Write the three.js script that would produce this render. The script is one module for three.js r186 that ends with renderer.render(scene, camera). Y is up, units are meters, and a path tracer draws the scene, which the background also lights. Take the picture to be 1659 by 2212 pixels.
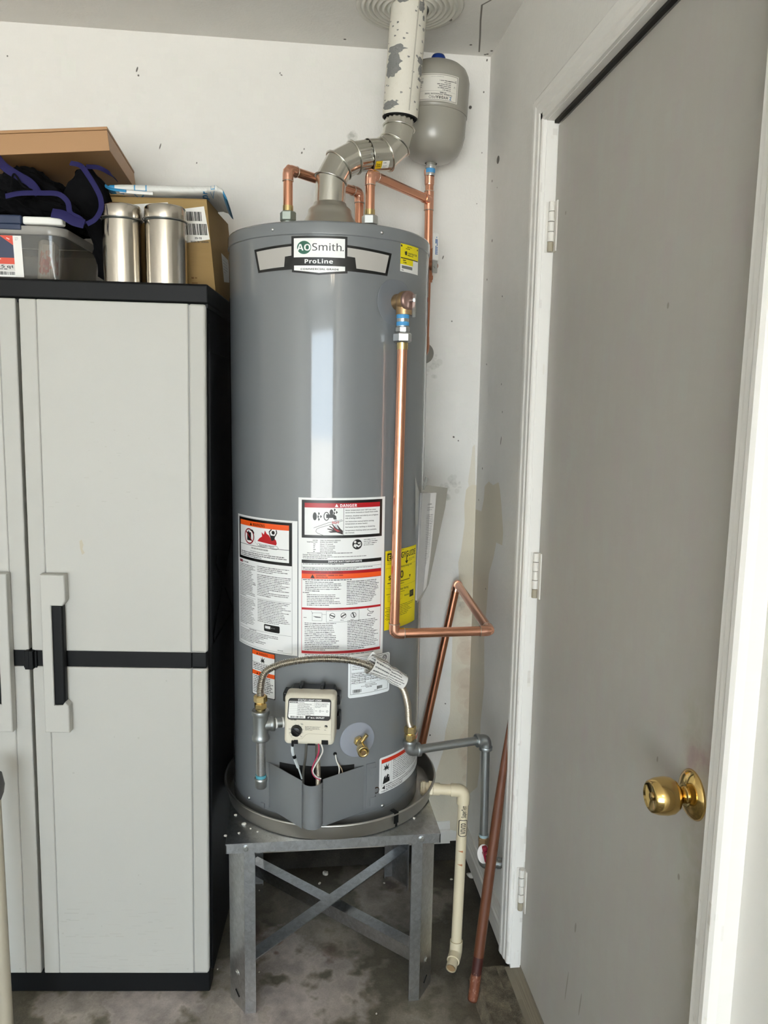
import * as THREE from 'three';
import { RoundedBoxGeometry } from 'three/addons/geometries/RoundedBoxGeometry.js';
import { mergeGeometries } from 'three/addons/utils/BufferGeometryUtils.js';
import { RectAreaLightUniformsLib } from 'three/addons/lights/RectAreaLightUniformsLib.js';

// ---------------------------------------------------------------- camera, sky, sun, exposure
const scene = new THREE.Scene();
const renderer = new THREE.WebGLRenderer({ antialias: true });
renderer.toneMapping = THREE.LinearToneMapping;
renderer.toneMappingExposure = 1.58;
renderer.shadowMap.enabled = true;
RectAreaLightUniformsLib.init();

const FOCAL = 1661, FW = 1659, FH = 2212;
const camera = new THREE.PerspectiveCamera(2 * Math.atan(FH / 2 / FOCAL) * 180 / Math.PI, FW / FH, 0.05, 200);
camera.position.set(-0.5531, 1.4553, 2.2455);
camera.rotation.order = 'YXZ';
camera.rotation.set(-0.14173, -0.12202, 0.01682);
camera.updateMatrixWorld();
scene.add(camera);

// bright hazy daylight outside the open garage door
scene.background = new THREE.Color(0.74, 0.88, 1.0);
scene.backgroundIntensity = 7.6;
const sun = new THREE.DirectionalLight(new THREE.Color(1, 0.95, 0.87), 47);
sun.position.set(3.5, 12, 9.5); sun.target.position.set(-1.5, 0, 9);
sun.castShadow = true; sun.shadow.radius = 2;
sun.shadow.camera.left = -8; sun.shadow.camera.right = 8; sun.shadow.camera.top = 10; sun.shadow.camera.bottom = -10; sun.shadow.camera.far = 40;
sun.shadow.mapSize.set(2048, 2048);
scene.add(sun, sun.target);

// ---------------------------------------------------------------- helpers
const V = (x, y, z) => new THREE.Vector3(x, y, z);
function mulberry(a) { return () => { a |= 0; a = a + 0x6D2B79F5 | 0; let t = Math.imul(a ^ a >>> 15, 1 | a); t = t + Math.imul(t ^ t >>> 7, 61 | t) ^ t; return ((t ^ t >>> 14) >>> 0) / 4294967296; }; }
// photograph pixel -> point on a plane the thing touches
function rayOf(u, v) { return V((u - FW / 2) / FOCAL, -(v - FH / 2) / FOCAL, -1).applyQuaternion(camera.quaternion); }
function hit(u, v, axis, val) { const d = rayOf(u, v), t = (val - camera.position[axis]) / d[axis]; return camera.position.clone().addScaledVector(d, t); }
const pz = (u, v, z) => hit(u, v, 'z', z), py = (u, v, y) => hit(u, v, 'y', y), pxx = (u, v, x) => hit(u, v, 'x', x);

function mat(color, rough = 0.6, metal = 0, extra = {}) {
  const phys = Object.keys(extra).some(k => ['clearcoat', 'transmission', 'sheen', 'anisotropy', 'thickness', 'specularIntensity'].includes(k));
  const m = new (phys ? THREE.MeshPhysicalMaterial : THREE.MeshStandardMaterial)({ roughness: rough, metalness: metal, ...extra });
  if (color && color.isColor) m.color.copy(color); else if (color !== null) m.color.set(color);
  return m;
}
const used = new Map(), LOCAL = new WeakSet();
function numbered(n) { const k = used.get(n) || 0; used.set(n, k + 1); return k ? n + '_' + String(k).padStart(3, '0') : n; }
function shadowed(m) { m.castShadow = true; m.receiveShadow = true; return m; }
function clean(g) { if (g.index) g = g.toNonIndexed(); for (const k of Object.keys(g.attributes)) if (!['position', 'normal', 'uv'].includes(k)) g.deleteAttribute(k); if (!g.attributes.uv) g.setAttribute('uv', new THREE.BufferAttribute(new Float32Array(g.attributes.position.count * 2), 2)); if (!g.attributes.normal) g.computeVertexNormals(); g.clearGroups(); g.morphAttributes = {}; return g; }
function merge(list) { return list.length === 1 ? list[0] : mergeGeometries(list.map(clean), false); }
function thing(name, label, category, [x, y, z], group) {
  const o = new THREE.Group(); o.name = numbered(name); o.position.set(x, y, z); o.userData = { label, category };
  if (group) o.userData.group = group;
  scene.add(o); return o;
}
// geometry in world metres, stored relative to the thing it belongs to
function part(name, geos, material, parent, label) {
  const g = merge(Array.isArray(geos) ? geos : [geos]);
  const m = shadowed(new THREE.Mesh(g, material)); m.name = name;
  const off = V(0, 0, 0);
  if (!LOCAL.has(parent)) { let p = parent; while (p && p !== scene) { off.add(p.position); p = p.parent; } g.translate(-off.x, -off.y, -off.z); }
  else LOCAL.add(m);
  if (label) m.userData.label = label;
  parent.add(m); return m;
}
function single(name, geos, material, label, category, group) {
  const g = merge(Array.isArray(geos) ? geos : [geos]); g.computeBoundingBox();
  const c = g.boundingBox.getCenter(V(0, 0, 0)); c.y = g.boundingBox.min.y; g.translate(-c.x, -c.y, -c.z);
  const m = shadowed(new THREE.Mesh(g, material)); m.name = numbered(name); m.position.copy(c); m.userData = { label, category }; if (group) m.userData.group = group;
  scene.add(m); return m;
}
function struct(name, geos, material, label, category) {
  const g = merge(Array.isArray(geos) ? geos : [geos]);
  const m = shadowed(new THREE.Mesh(g, material)); m.name = name; m.userData = { kind: 'structure', label, category };
  scene.add(m); return m;
}
function box(x0, x1, y0, y1, z0, z1, r = 0) {
  const w = x1 - x0, h = y1 - y0, d = z1 - z0;
  const g = r > 0 ? new RoundedBoxGeometry(w, h, d, 2, Math.min(r, w / 2.01, h / 2.01, d / 2.01)) : new THREE.BoxGeometry(w, h, d);
  return g.translate((x0 + x1) / 2, (y0 + y1) / 2, (z0 + z1) / 2);
}
// box whose uv is in metres on each face
function boxUV(x0, x1, y0, y1, z0, z1, k = 1) {
  const g = box(x0, x1, y0, y1, z0, z1), p = g.attributes.position, n = g.attributes.normal, uv = g.attributes.uv;
  for (let i = 0; i < p.count; i++) {
    const ax = Math.abs(n.getX(i)), ay = Math.abs(n.getY(i));
    const [a, b] = ax > .5 ? [p.getZ(i), p.getY(i)] : ay > .5 ? [p.getX(i), p.getZ(i)] : [p.getX(i), p.getY(i)];
    uv.setXY(i, a * k, b * k);
  }
  return g;
}
const UPV = V(0, 1, 0);
function orient(g, at, dir) { return g.applyQuaternion(new THREE.Quaternion().setFromUnitVectors(UPV, dir.clone().normalize())).translate(at.x, at.y, at.z); }
function lathe(profile, at, dir = UPV, seg = 40) { return orient(new THREE.LatheGeometry(profile.map(([r, h]) => new THREE.Vector2(Math.max(r, 0), h)), seg), at, dir); }
function rod(a, b, r, seg = 20, r2 = r) { const d = b.clone().sub(a), L = d.length(); return orient(new THREE.CylinderGeometry(r2, r, L, seg).translate(0, L / 2, 0), a, d); }
function hex(at, dir, r, h, turn = 0, sides = 6) {
  const c = Math.min(h, r) * .16;
  const g = new THREE.LatheGeometry([[0, 0], [r - c, 0], [r, c], [r, h - c], [r - c, h], [0, h]].map(p => new THREE.Vector2(...p)), sides, turn).toNonIndexed();
  g.computeVertexNormals(); return orient(g, at, dir);
}
function ring(at, dir, R, r, seg = 40) { return orient(new THREE.TorusGeometry(R, r, 10, seg).rotateX(Math.PI / 2), at, dir); }
function roundPath(pts, bend, n = 8) {
  const out = [pts[0].clone()];
  for (let i = 1; i < pts.length - 1; i++) {
    const a = pts[i - 1], b = pts[i], c = pts[i + 1], la = a.distanceTo(b), lc = c.distanceTo(b), k = Math.min(bend, la * .49, lc * .49);
    const p = b.clone().lerp(a, k / la), q = b.clone().lerp(c, k / lc);
    for (let j = 0; j <= n; j++) { const t = j / n; out.push(p.clone().multiplyScalar((1 - t) ** 2).addScaledVector(b, 2 * t * (1 - t)).addScaledVector(q, t * t)); }
  }
  out.push(pts[pts.length - 1].clone()); return out;
}
// tube along points; radius may be a function of (distance, index); flat = [rx, ry] section scale
function sweep(pts, radius, seg = 18, { cap = true, section = null, up = null } = {}) {
  const n = pts.length, pos = [], nor = [], uv = [], idx = []; let L = 0;
  const T = pts.map((p, i) => pts[Math.min(i + 1, n - 1)].clone().sub(pts[Math.max(i - 1, 0)]).normalize());
  let N = up ? up.clone() : (Math.abs(T[0].y) < .9 ? V(0, 1, 0) : V(1, 0, 0));
  N.addScaledVector(T[0], -N.dot(T[0])).normalize();
  for (let i = 0; i < n; i++) {
    if (i) { L += pts[i].distanceTo(pts[i - 1]); if (up) N = up.clone(); N.addScaledVector(T[i], -N.dot(T[i])).normalize(); }
    const B = T[i].clone().cross(N), r = typeof radius === 'function' ? radius(L, i) : radius;
    for (let j = 0; j <= seg; j++) {
      const a = j / seg * Math.PI * 2; let cx = Math.cos(a), cy = Math.sin(a);
      const sx = section ? section[0] : 1, sy = section ? section[1] : 1;
      const d = N.clone().multiplyScalar(cx * sx).addScaledVector(B, cy * sy), q = N.clone().multiplyScalar(cx / sx).addScaledVector(B, cy / sy).normalize();
      pos.push(pts[i].x + d.x * r, pts[i].y + d.y * r, pts[i].z + d.z * r); nor.push(q.x, q.y, q.z); uv.push(j / seg, L);
    }
  }
  for (let i = 0; i < n - 1; i++) for (let j = 0; j < seg; j++) { const a = i * (seg + 1) + j, b = a + seg + 1; idx.push(a, a + 1, b, b, a + 1, b + 1); }
  if (cap) for (const [i, s] of [[0, -1], [n - 1, 1]]) {
    const c = pos.length / 3; pos.push(pts[i].x, pts[i].y, pts[i].z); nor.push(T[i].x * s, T[i].y * s, T[i].z * s); uv.push(.5, .5);
    const b0 = pos.length / 3;
    for (let j = 0; j <= seg; j++) { const k = (i * (seg + 1) + j) * 3; pos.push(pos[k], pos[k + 1], pos[k + 2]); nor.push(T[i].x * s, T[i].y * s, T[i].z * s); uv.push(.5, .5); }
    for (let j = 0; j < seg; j++) s > 0 ? idx.push(c, b0 + j, b0 + j + 1) : idx.push(c, b0 + j + 1, b0 + j);
  }
  const g = new THREE.BufferGeometry();
  g.setAttribute('position', new THREE.Float32BufferAttribute(pos, 3)); g.setAttribute('normal', new THREE.Float32BufferAttribute(nor, 3)); g.setAttribute('uv', new THREE.Float32BufferAttribute(uv, 2)); g.setIndex(idx);
  return g;
}
const ribbed = g => { g.deleteAttribute('normal'); g.computeVertexNormals(); return g; };
const smooth = (pts, n = 60) => new THREE.CatmullRomCurve3(pts, false, 'centripetal').getPoints(n);
// slab with a polygon outline (3D points, roughly flat) and a thickness vector
function slab(pts, t) {
  const flat = pts.map(p => new THREE.Vector2(p.x + p.z * .37, p.y)), tris = THREE.ShapeUtils.triangulateShape(flat, []), pos = [];
  const put = (...q) => q.forEach(p => pos.push(p.x, p.y, p.z));
  const back = pts.map(p => p.clone().add(t));
  for (const [a, b, c] of tris) { put(pts[a], pts[b], pts[c]); put(back[a], back[c], back[b]); }
  for (let i = 0; i < pts.length; i++) { const j = (i + 1) % pts.length; put(pts[i], back[i], pts[j]); put(pts[j], back[i], back[j]); }
  const g = new THREE.BufferGeometry(); g.setAttribute('position', new THREE.Float32BufferAttribute(pos, 3)); g.computeVertexNormals();
  const uv = new Float32Array(pos.length / 3 * 2); g.setAttribute('uv', new THREE.BufferAttribute(uv, 2)); return g;
}
// four-corner sheet (tl, tr, br, bl) with uv 0..1, for printed labels
function quad(tl, tr, br, bl, n = 1) {
  const g = new THREE.PlaneGeometry(1, 1, n, n), p = g.attributes.position, uv = g.attributes.uv;
  for (let i = 0; i < p.count; i++) { const u = uv.getX(i), v = uv.getY(i); const a = tl.clone().lerp(tr, u), b = bl.clone().lerp(br, u); b.lerp(a, v); p.setXYZ(i, b.x, b.y, b.z); }
  g.computeVertexNormals(); return g;
}
// ---------------------------------------------------------------- textures
function noise2(seed) {
  const r = mulberry(seed), T = new Float32Array(65536); for (let i = 0; i < 65536; i++) T[i] = r();
  const at = (x, y) => T[((y & 255) << 8) | (x & 255)];
  return (x, y) => { const xi = Math.floor(x), yi = Math.floor(y); let fx = x - xi, fy = y - yi; fx = fx * fx * (3 - 2 * fx); fy = fy * fy * (3 - 2 * fy); return (at(xi, yi) * (1 - fx) + at(xi + 1, yi) * fx) * (1 - fy) + (at(xi, yi + 1) * (1 - fx) + at(xi + 1, yi + 1) * fx) * fy; };
}
function fbm(n, x, y, o = 4) { let s = 0, a = .5, t = 0; for (let i = 0; i < o; i++) { s += a * n(x, y); t += a; a *= .5; x = x * 2.03 + 17.1; y = y * 2.03 + 9.7; } return s / t; }
function dataTex(w, h, fn, srgb = true, repeat = true) {
  const d = new Uint8Array(w * h * 4);
  for (let y = 0; y < h; y++) for (let x = 0; x < w; x++) { const c = fn(x / w, y / h, x, y), k = (y * w + x) * 4; d[k] = c[0]; d[k + 1] = c[1]; d[k + 2] = c[2]; d[k + 3] = 255; }
  const t = new THREE.DataTexture(d, w, h); t.magFilter = THREE.LinearFilter; t.minFilter = THREE.LinearMipmapLinearFilter; t.generateMipmaps = true;
  if (srgb) t.colorSpace = THREE.SRGBColorSpace; if (repeat) t.wrapS = t.wrapT = THREE.RepeatWrapping; t.needsUpdate = true; return t;
}
function canvasTex(w, h, draw, srgb = true) {
  const c = document.createElement('canvas'); c.width = w; c.height = h; const x = c.getContext('2d'); draw(x, w, h);
  const t = new THREE.CanvasTexture(c); if (srgb) t.colorSpace = THREE.SRGBColorSpace; t.anisotropy = 8; return t;
}
function greek(x, X, Y, W, n, lh, h, seed, color = '#333', jag = .75) {   // print too small to read: rows of word-long strokes
  const r = mulberry(seed); x.fillStyle = color;
  for (let i = 0; i < n; i++) {
    const end = X + W * (i === n - 1 ? .3 + r() * .4 : 1 - r() * (1 - jag)); let p = X;
    while (p < end) { const w = Math.min(h * (1.2 + r() * 4.5), end - p); x.globalAlpha = .55 + r() * .4; x.fillRect(p, Y + i * lh, w, h * (.72 + r() * .25)); p += w + h * .55; }
  }
  x.globalAlpha = 1;
}
function txt(x, s, X, Y, size, color = '#111', { bold = true, align = 'left', stretch = 0, font = 'sans-serif' } = {}) {
  x.save(); x.font = (bold ? 'bold ' : '') + size + 'px ' + font; x.fillStyle = color; x.textAlign = align; x.textBaseline = 'alphabetic';
  if (stretch) { const w = x.measureText(s).width, k = stretch / w; x.translate(X, Y); x.scale(k, 1); x.fillText(s, 0, 0); } else x.fillText(s, X, Y);
  x.restore();
}
function poly(x, pts, fill, stroke, lw = 2) { x.beginPath(); pts.forEach(([a, b], i) => i ? x.lineTo(a, b) : x.moveTo(a, b)); x.closePath(); if (fill) { x.fillStyle = fill; x.fill(); } if (stroke) { x.strokeStyle = stroke; x.lineWidth = lw; x.stroke(); } }
function line(x, pts, color, lw) { x.beginPath(); pts.forEach(([a, b], i) => i ? x.lineTo(a, b) : x.moveTo(a, b)); x.strokeStyle = color; x.lineWidth = lw; x.lineCap = 'round'; x.lineJoin = 'round'; x.stroke(); }
function disc(x, cx, cy, r, fill, stroke, lw, ry = r) { x.beginPath(); x.ellipse(cx, cy, r, ry, 0, 0, 7); if (fill) { x.fillStyle = fill; x.fill(); } if (stroke) { x.strokeStyle = stroke; x.lineWidth = lw; x.stroke(); } }
function bars(x, X, Y, W, H, seed) { const r = mulberry(seed); let p = X; x.fillStyle = '#111'; while (p < X + W) { const w = 1 + Math.floor(r() * 4) * W / 90; x.fillRect(p, Y, w, H); p += w + W / 90 * (1 + Math.floor(r() * 3)); } }
function sticker(tex, rough = .35, extra = {}) { return mat('#ffffff', rough, 0, { map: tex, ...extra }); }
const n1 = noise2(11), n2 = noise2(23), n3 = noise2(37);

// ================================================================ SETTING: garage shell
const H = 2.411, ZE = 6.0, XL = -3.5, XN = 0.020;   // ceiling, garage door plane, left wall, recessed right wall near the garage door
const cl = v => Math.max(0, Math.min(255, v));
const roller = dataTex(512, 512, (u, v, x, y) => { const a = 128 + (fbm(n1, x / 5, y / 5, 3) - .5) * 190; return [a, a, a]; }, false);
function rollerMap(s) { const t = roller.clone(); t.repeat.set(s, s); t.needsUpdate = true; return t; }
// --- back wall paint: old cream paint shows where the new coat stops, plus nail holes and scuffs
const wallW = 1.5;
const backTex = canvasTex(1200, 1928, (x, w, h) => {
  const X = m => (m + wallW) / wallW * w, Y = m => h - m / H * h;
  x.fillStyle = '#e5e2dc'; x.fillRect(0, 0, w, h);
  const r = mulberry(5);
  for (let i = 0; i < 2600; i++) { x.fillStyle = r() < .5 ? '#e9e7e1' : '#e1ddd6'; x.globalAlpha = .22; const s = 4 + r() * 26; x.fillRect(r() * w, r() * h, s, s * (.4 + r())); }
  x.globalAlpha = 1;
  const P = (u, v) => { const q = pz(u, v, 0); return [X(q.x), Y(q.y)]; };
  poly(x, [P(1029, 1048), P(1016, 1046), P(1007, 1058), P(1003, 1090), P(1004, 1130), P(996, 1190), P(990, 1215), P(992, 1260), P(981, 1300), P(978, 1350), P(976, 1420), P(974, 1470), P(972, 1540), P(962, 1580), P(958, 1620), P(945, 1660), P(930, 1700), P(920, 1780), P(1006, 1800), P(1014, 1500), P(1022, 1230)], '#d9d0bc');
  poly(x, [P(1026, 960), P(1021, 965), P(1017, 1000), P(1011, 1040), P(1013, 1052), P(1020, 1047), P(1027, 1049)], '#dcd5c6');
  for (let i = 0; i < 40; i++) { const a = P(1000 + r() * 18, 1290 + r() * 400); x.globalAlpha = .05; disc(x, a[0], a[1], 8 + r() * 22, '#8d7350'); } x.globalAlpha = 1;
  // grey smudges
  for (const [u, v, s] of [[985, 1045, 14], [992, 1300, 10], [760, 300, 8], [935, 790, 16], [960, 1060, 12]]) for (let i = 0; i < 14; i++) { const a = P(u + (r() - .5) * s * 2, v + (r() - .5) * s * 3); x.globalAlpha = .10; disc(x, a[0], a[1], 2 + r() * 6, '#7d776d'); } x.globalAlpha = 1;
  // nail holes and nicks
  for (const [u, v, a, b] of [[296, 150, 3, 12], [299, 163, 4, 4], [16, 121, 3, 3], [608, 162, 5, 2], [605, 158, 2, 4], [346, 316, 2, 14], [425, 352, 2, 4], [1016, 232, 7, 8], [1045, 199, 3, 4], [1052, 130, 3, 6], [652, 330, 3, 5], [657, 322, 2, 4], [929, 1588, 4, 4], [962, 1520, 4, 3], [957, 556, 2, 9], [976, 694, 3, 3], [980, 944, 5, 4], [990, 952, 3, 3], [1041, 330, 2, 3], [1030, 440, 2, 2], [722, 430, 2, 6], [1063, 388, 2, 3], [875, 288, 2, 3]]) { const q = P(u, v); x.fillStyle = '#4a453e'; x.beginPath(); x.ellipse(q[0], q[1], a * .45, b * .45, .3, 0, 7); x.fill(); }
});
const wallBackMat = mat('#ffffff', .62, 0, { map: backTex, bumpMap: rollerMap(5), bumpScale: .0006 });
const plain = mat('#e5e2dc', .65, 0, { bumpMap: rollerMap(2), bumpScale: .0006 });
function uvRange(g, fa, fb) { const p = g.attributes.position, uv = g.attributes.uv; for (let i = 0; i < p.count; i++) uv.setXY(i, fa(p.getX(i), p.getY(i), p.getZ(i)), fb(p.getX(i), p.getY(i), p.getZ(i))); return g; }
struct('wall_back', uvRange(box(-wallW, 0.12, .068, H, -.12, 0), (a) => (a + wallW) / wallW, (a, b) => b / H), wallBackMat, 'white painted drywall behind the water heater', 'wall');
struct('wall_back_001', box(XL, -wallW, .068, H, -.12, 0), plain, 'white painted drywall behind the storage cabinet', 'wall');
const concreteTex = dataTex(512, 512, (u, v, x, y) => { const a = fbm(n1, x / 60, y / 60, 5), b = n2(x / 2.2, y / 2.2), k = 92 + (a - .5) * 90 + (b - .5) * 26 + (b > .93 ? 26 : 0); return [cl(k), cl(k * .97), cl(k * .92)]; });
const footMat = mat('#8f8b84', .95, 0, { map: concreteTex, bumpMap: concreteTex, bumpScale: .004 });
struct('trim_1', boxUV(XL, 0.1, 0, .0675, -.12, -.004, 2.5), footMat, 'rough bare concrete footing under the back wall', 'footing');
struct('trim_2', boxUV(.006, .12, 0, .053, 0, .47, 2.5), footMat, 'rough bare concrete footing under the side wall', 'footing');

// --- right wall with the door opening
const ZJ = .529, ZL = 1.350, DT = 2.066;            // hinge jamb, latch jamb, head
const rightTex = canvasTex(1024, 1646, (x, w, h) => {
  const X = m => m / 1.5 * w, Y = m => h - m / H * h, P = (u, v) => { const q = pxx(u, v, 0); return [X(q.z), Y(q.y)]; };
  x.fillStyle = '#e5e2dc'; x.fillRect(0, 0, w, h);
  const r = mulberry(8);
  for (let i = 0; i < 2200; i++) { x.fillStyle = r() < .5 ? '#e9e7e1' : '#e1ddd6'; x.globalAlpha = .2; const s = 4 + r() * 22; x.fillRect(r() * w, r() * h, s, s * (.4 + r())); } x.globalAlpha = 1;
  poly(x, [P(1027, 1100), P(1040, 1105), P(1045, 1080), P(1047, 1050), P(1056, 1040), P(1065, 1048), P(1077, 1042), P(1080, 1058), P(1083, 1090), P(1087, 1150), P(1085, 1178), P(1072, 1172), P(1066, 1205), P(1056, 1240), P(1052, 1300), P(1046, 1380), P(1046, 1480), P(1038, 1560), P(1036, 1660), P(1031, 1700), P(1008, 1720), P(1014, 1450)], '#d9d0bc');
  for (const [u, v, a, b] of [[1076, 345, 12, 16], [1063, 391, 3, 5], [1052, 604, 3, 4], [1085, 640, 3, 3], [1074, 405, 2, 2], [1042, 1012, 3, 5], [1034, 1080, 3, 3], [1051, 787, 3, 3], [1083, 830, 2, 4], [1082, 952, 2, 18], [1085, 890, 2, 4], [1049, 1272, 3, 3], [1063, 520, 3, 6]]) { const q = P(u, v); x.fillStyle = '#4d483f'; x.beginPath(); x.ellipse(q[0], q[1], a * .8, b * .42, .2, 0, 7); x.fill(); }
});
const wallRightMat = mat('#ffffff', .65, 0, { map: rightTex, bumpMap: rollerMap(4), bumpScale: .0006 });
{
  const uvw = g => uvRange(g, (a, b, c) => c / 1.5, (a, b) => b / H);
  struct('wall_right', [uvw(box(0, .12, .053, H, 0, ZJ - .02)), uvw(box(0, .12, DT + .02, H, ZJ - .02, ZL + .02)), uvw(box(0, .12, 0, H, ZL + .02, 1.402))], wallRightMat, 'white painted side wall around the grey door', 'wall');
  struct('wall_right_001', box(XN, .16, 0, H, 1.402, ZE), plain, 'white painted side wall beyond the door casing', 'wall');
}
struct('wall_right_002', box(.16, .26, -.1, H, -.12, 1.7), plain, 'unseen backing wall added behind the door against sky light', 'wall');  // added out of view so sky light cannot leak round the door
struct('wall_left', box(XL - .12, XL, 0, H, 0, ZE), plain, 'white painted left garage wall', 'wall');
struct('wall_front', [box(XL, -2.75, 0, H, ZE, ZE + .15), box(-.3, .16, 0, H, ZE, ZE + .15), box(-2.75, -.3, 2.12, H, ZE, ZE + .15)], plain, 'white painted garage wall around the open garage door', 'wall');
// --- ceiling with a plaster crack
{
  const ceilTex = canvasTex(1024, 1024, (x, w, h) => {
    const X = m => (m + 1.5) / 1.5 * w, Y = m => h - m / 1.5 * h, P = (u, v) => { const q = py(u, v, H); return [X(q.x), Y(q.z)]; };
    x.fillStyle = '#e5e2dc'; x.fillRect(0, 0, w, h);
    const r = mulberry(3);
    for (let i = 0; i < 1500; i++) { x.fillStyle = r() < .5 ? '#e9e7e1' : '#e1ddd6'; x.globalAlpha = .2; const s = 4 + r() * 24; x.fillRect(r() * w, r() * h, s, s * (.4 + r())); } x.globalAlpha = 1;
    line(x, [P(1061, 0), P(1041, 11), P(1038, 45), P(1037, 80), P(1035, 112)], '#6a655c', 2.5);
    for (const [u, v] of [[1053, 117], [1048, 118], [1017, 97], [745, 85], [1062, 110]]) { const q = P(u, v); disc(x, q[0], q[1], 2.4, '#4f4a42'); }
  });
  struct('ceiling', uvRange(box(XL, .16, H, H + .12, -.12, ZE + .15), a => (a + 1.5) / 1.5, (a, b, c) => c / 1.5), mat('#ffffff', .7, 0, { map: ceilTex, bumpMap: rollerMap(3), bumpScale: .0006 }), 'white plaster ceiling with a hairline crack', 'ceiling');
}
// --- floor: worn brown-grey concrete with pale mineral bloom
{
  const FX = -1.9, FZ = 1.9;
  const spots = [[640, 2185, .16, 1], [730, 2160, .14, .9], [560, 2215, .2, .8], [300, 2180, .11, 1], [365, 2165, .09, 1], [160, 2190, .13, .8], [610, 2050, .10, .9], [650, 2090, .11, .9], [560, 2040, .08, .6], [840, 1935, .13, .65], [790, 1950, .12, .6], [700, 2020, .14, .5], [495, 2100, .08, .6], [870, 1905, .07, .5], [900, 2200, .14, .45], [640, 1960, .1, .35]].map(([u, v, r, k]) => { const q = py(u, v, 0); return [q.x, q.z, r, k]; });
  const stains = [[600, 2035, .018], [595, 2058, .012], [720, 2050, .05], [545, 2010, .04], [855, 1915, .05]].map(([u, v, r]) => { const q = py(u, v, 0); return [q.x, q.z, r]; });
  const S = 1536;
  const floorFn = (wx, wz, near) => {
    const a = fbm(n1, wx * 5 + 40, wz * 5 + 7, 5), b = fbm(n2, wx * 26, wz * 26, 4), c = n3(wx * 420, wz * 420);
    let k = 88 + (a - .5) * 64 + (b - .5) * 34 + (c - .5) * 14, pale = 0;
    if (near) { for (const [sx, sz, sr, sk] of spots) { const d = Math.hypot(wx - sx, (wz - sz)) / sr + (b - .5) * 1.5 + (a - .5) * 2.0; if (d < 1) pale = Math.max(pale, sk * Math.min(1, (1 - d) * 2.2)); } }
    const q = Math.max(pale, (near ? 0 : 1) * Math.max(0, (a - .56) * 3)); k += q * 92 * (.7 + .6 * b);
    let R = k * 1.02, G = k * .965, B = k * (.84 + q * .1);
    if (near) for (const [sx, sz, sr] of stains) { const d = Math.hypot(wx - sx, wz - sz) / sr + (b - .5) * 1.6; if (d < .8) { const t = Math.min(1, (.8 - d) * 2) * .5; R *= 1 - t * .55; G *= 1 - t * .68; B *= 1 - t * .75; } }
    if (c > .975) { R += 30; G += 28; B += 24; }
    return [cl(R), cl(G), cl(B)];
  };
  const nearTex = dataTex(S, S, (u, v) => floorFn(FX + u * 1.9, v * FZ, true), true, false);
  const nearRough = dataTex(512, 512, (u, v) => { const k = 125 + fbm(n2, u * 22, v * 22, 4) * 110; return [k, k, k]; }, false);
  const farTex = dataTex(512, 512, (u, v) => floorFn(u * 2 + 3, v * 2 + 3, false));
  const uvn = g => uvRange(g, a => (a - FX) / 1.9, (a, b, c) => c / FZ);
  struct('floor', uvn(box(FX, .12, -.1, 0, -.12, FZ)), mat('#ffffff', .85, 0, { map: nearTex, roughnessMap: nearRough, bumpMap: nearRough, bumpScale: .0012 }), 'stained brown-grey concrete floor slab under the stand', 'floor');
  struct('floor_001', uvRange(merge([box(XL - .12, FX, -.1, 0, -.12, FZ), box(XL - .12, .16, -.1, 0, FZ, ZE + .15)]), a => a / 2, (a, b, c) => c / 2), mat('#ffffff', .85, 0, { map: farTex }), 'worn concrete floor of the rest of the garage', 'floor');
  struct('driveway', uvRange(box(-14, 12, -.14, -.02, ZE + .15, 30), a => a / 2, (a, b, c) => c / 2), mat('#b2b1ae', .9), 'pale concrete driveway outside the garage', 'ground');
}
function mirror(g, a, b, c) { g = g.index ? g.toNonIndexed() : g; g.applyMatrix4(new THREE.Matrix4().makeScale(a, b, c)); const p = g.attributes.position; for (let i = 0; i < p.count; i += 3) for (const k of ['position', 'uv']) { const t = g.attributes[k], n = t.itemSize; for (let j = 0; j < n; j++) { const q = t.array[i * n + j]; t.array[i * n + j] = t.array[(i + 2) * n + j]; t.array[(i + 2) * n + j] = q; } } g.computeVertexNormals(); return g; }
// --- baseboards
const trimPaint = mat('#e2dfd8', .45);
const scuffTex = canvasTex(512, 256, (x, w, h) => { x.fillStyle = '#d9d5cd'; x.fillRect(0, 0, w, h); const r = mulberry(77); for (let i = 0; i < 90; i++) { x.globalAlpha = .10 + r() * .25; x.fillStyle = r() < .5 ? '#8a8378' : '#b7ad9c'; const a = r() * w, b = r() * h; x.fillRect(a, b, 4 + r() * 70, .8 + r() * 2.2); } x.globalAlpha = 1; });
const scuffPaint = mat('#ffffff', .5, 0, { map: scuffTex });
{
  const prof = (t, y0, h) => [[0, y0], [t, y0], [t, y0 + h * .62], [t * .72, y0 + h * .68], [t * .72, y0 + h * .74], [t * .55, y0 + h * .8], [t * .3, y0 + h], [0, y0 + h]];
  const ext = (p, len) => { const s = new THREE.Shape(p.map(q => new THREE.Vector2(...q))); return new THREE.ExtrudeGeometry(s, { depth: len, bevelEnabled: false }); };
  // back: runs along x
  let gb = ext(prof(.013, .068, .07), 3.4); gb.rotateY(Math.PI / 2); gb = mirror(gb, 1, 1, -1); gb.translate(-3.45, 0, 0);
  { const ix = clean(gb); struct('baseboard_back', ix, trimPaint, 'white moulded baseboard along the back wall', 'baseboard'); }
  let gr = ext(prof(.013, .0535, .082), .47 - .013); gr = mirror(gr, -1, 1, 1); gr.translate(0, 0, .013);
  uvRange(gr, (a, b, c) => c / .5, (a, b) => (b - .05) / .1);
  struct('baseboard_right', gr, scuffPaint, 'scuffed white moulded baseboard beside the door casing', 'baseboard');
}
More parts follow.
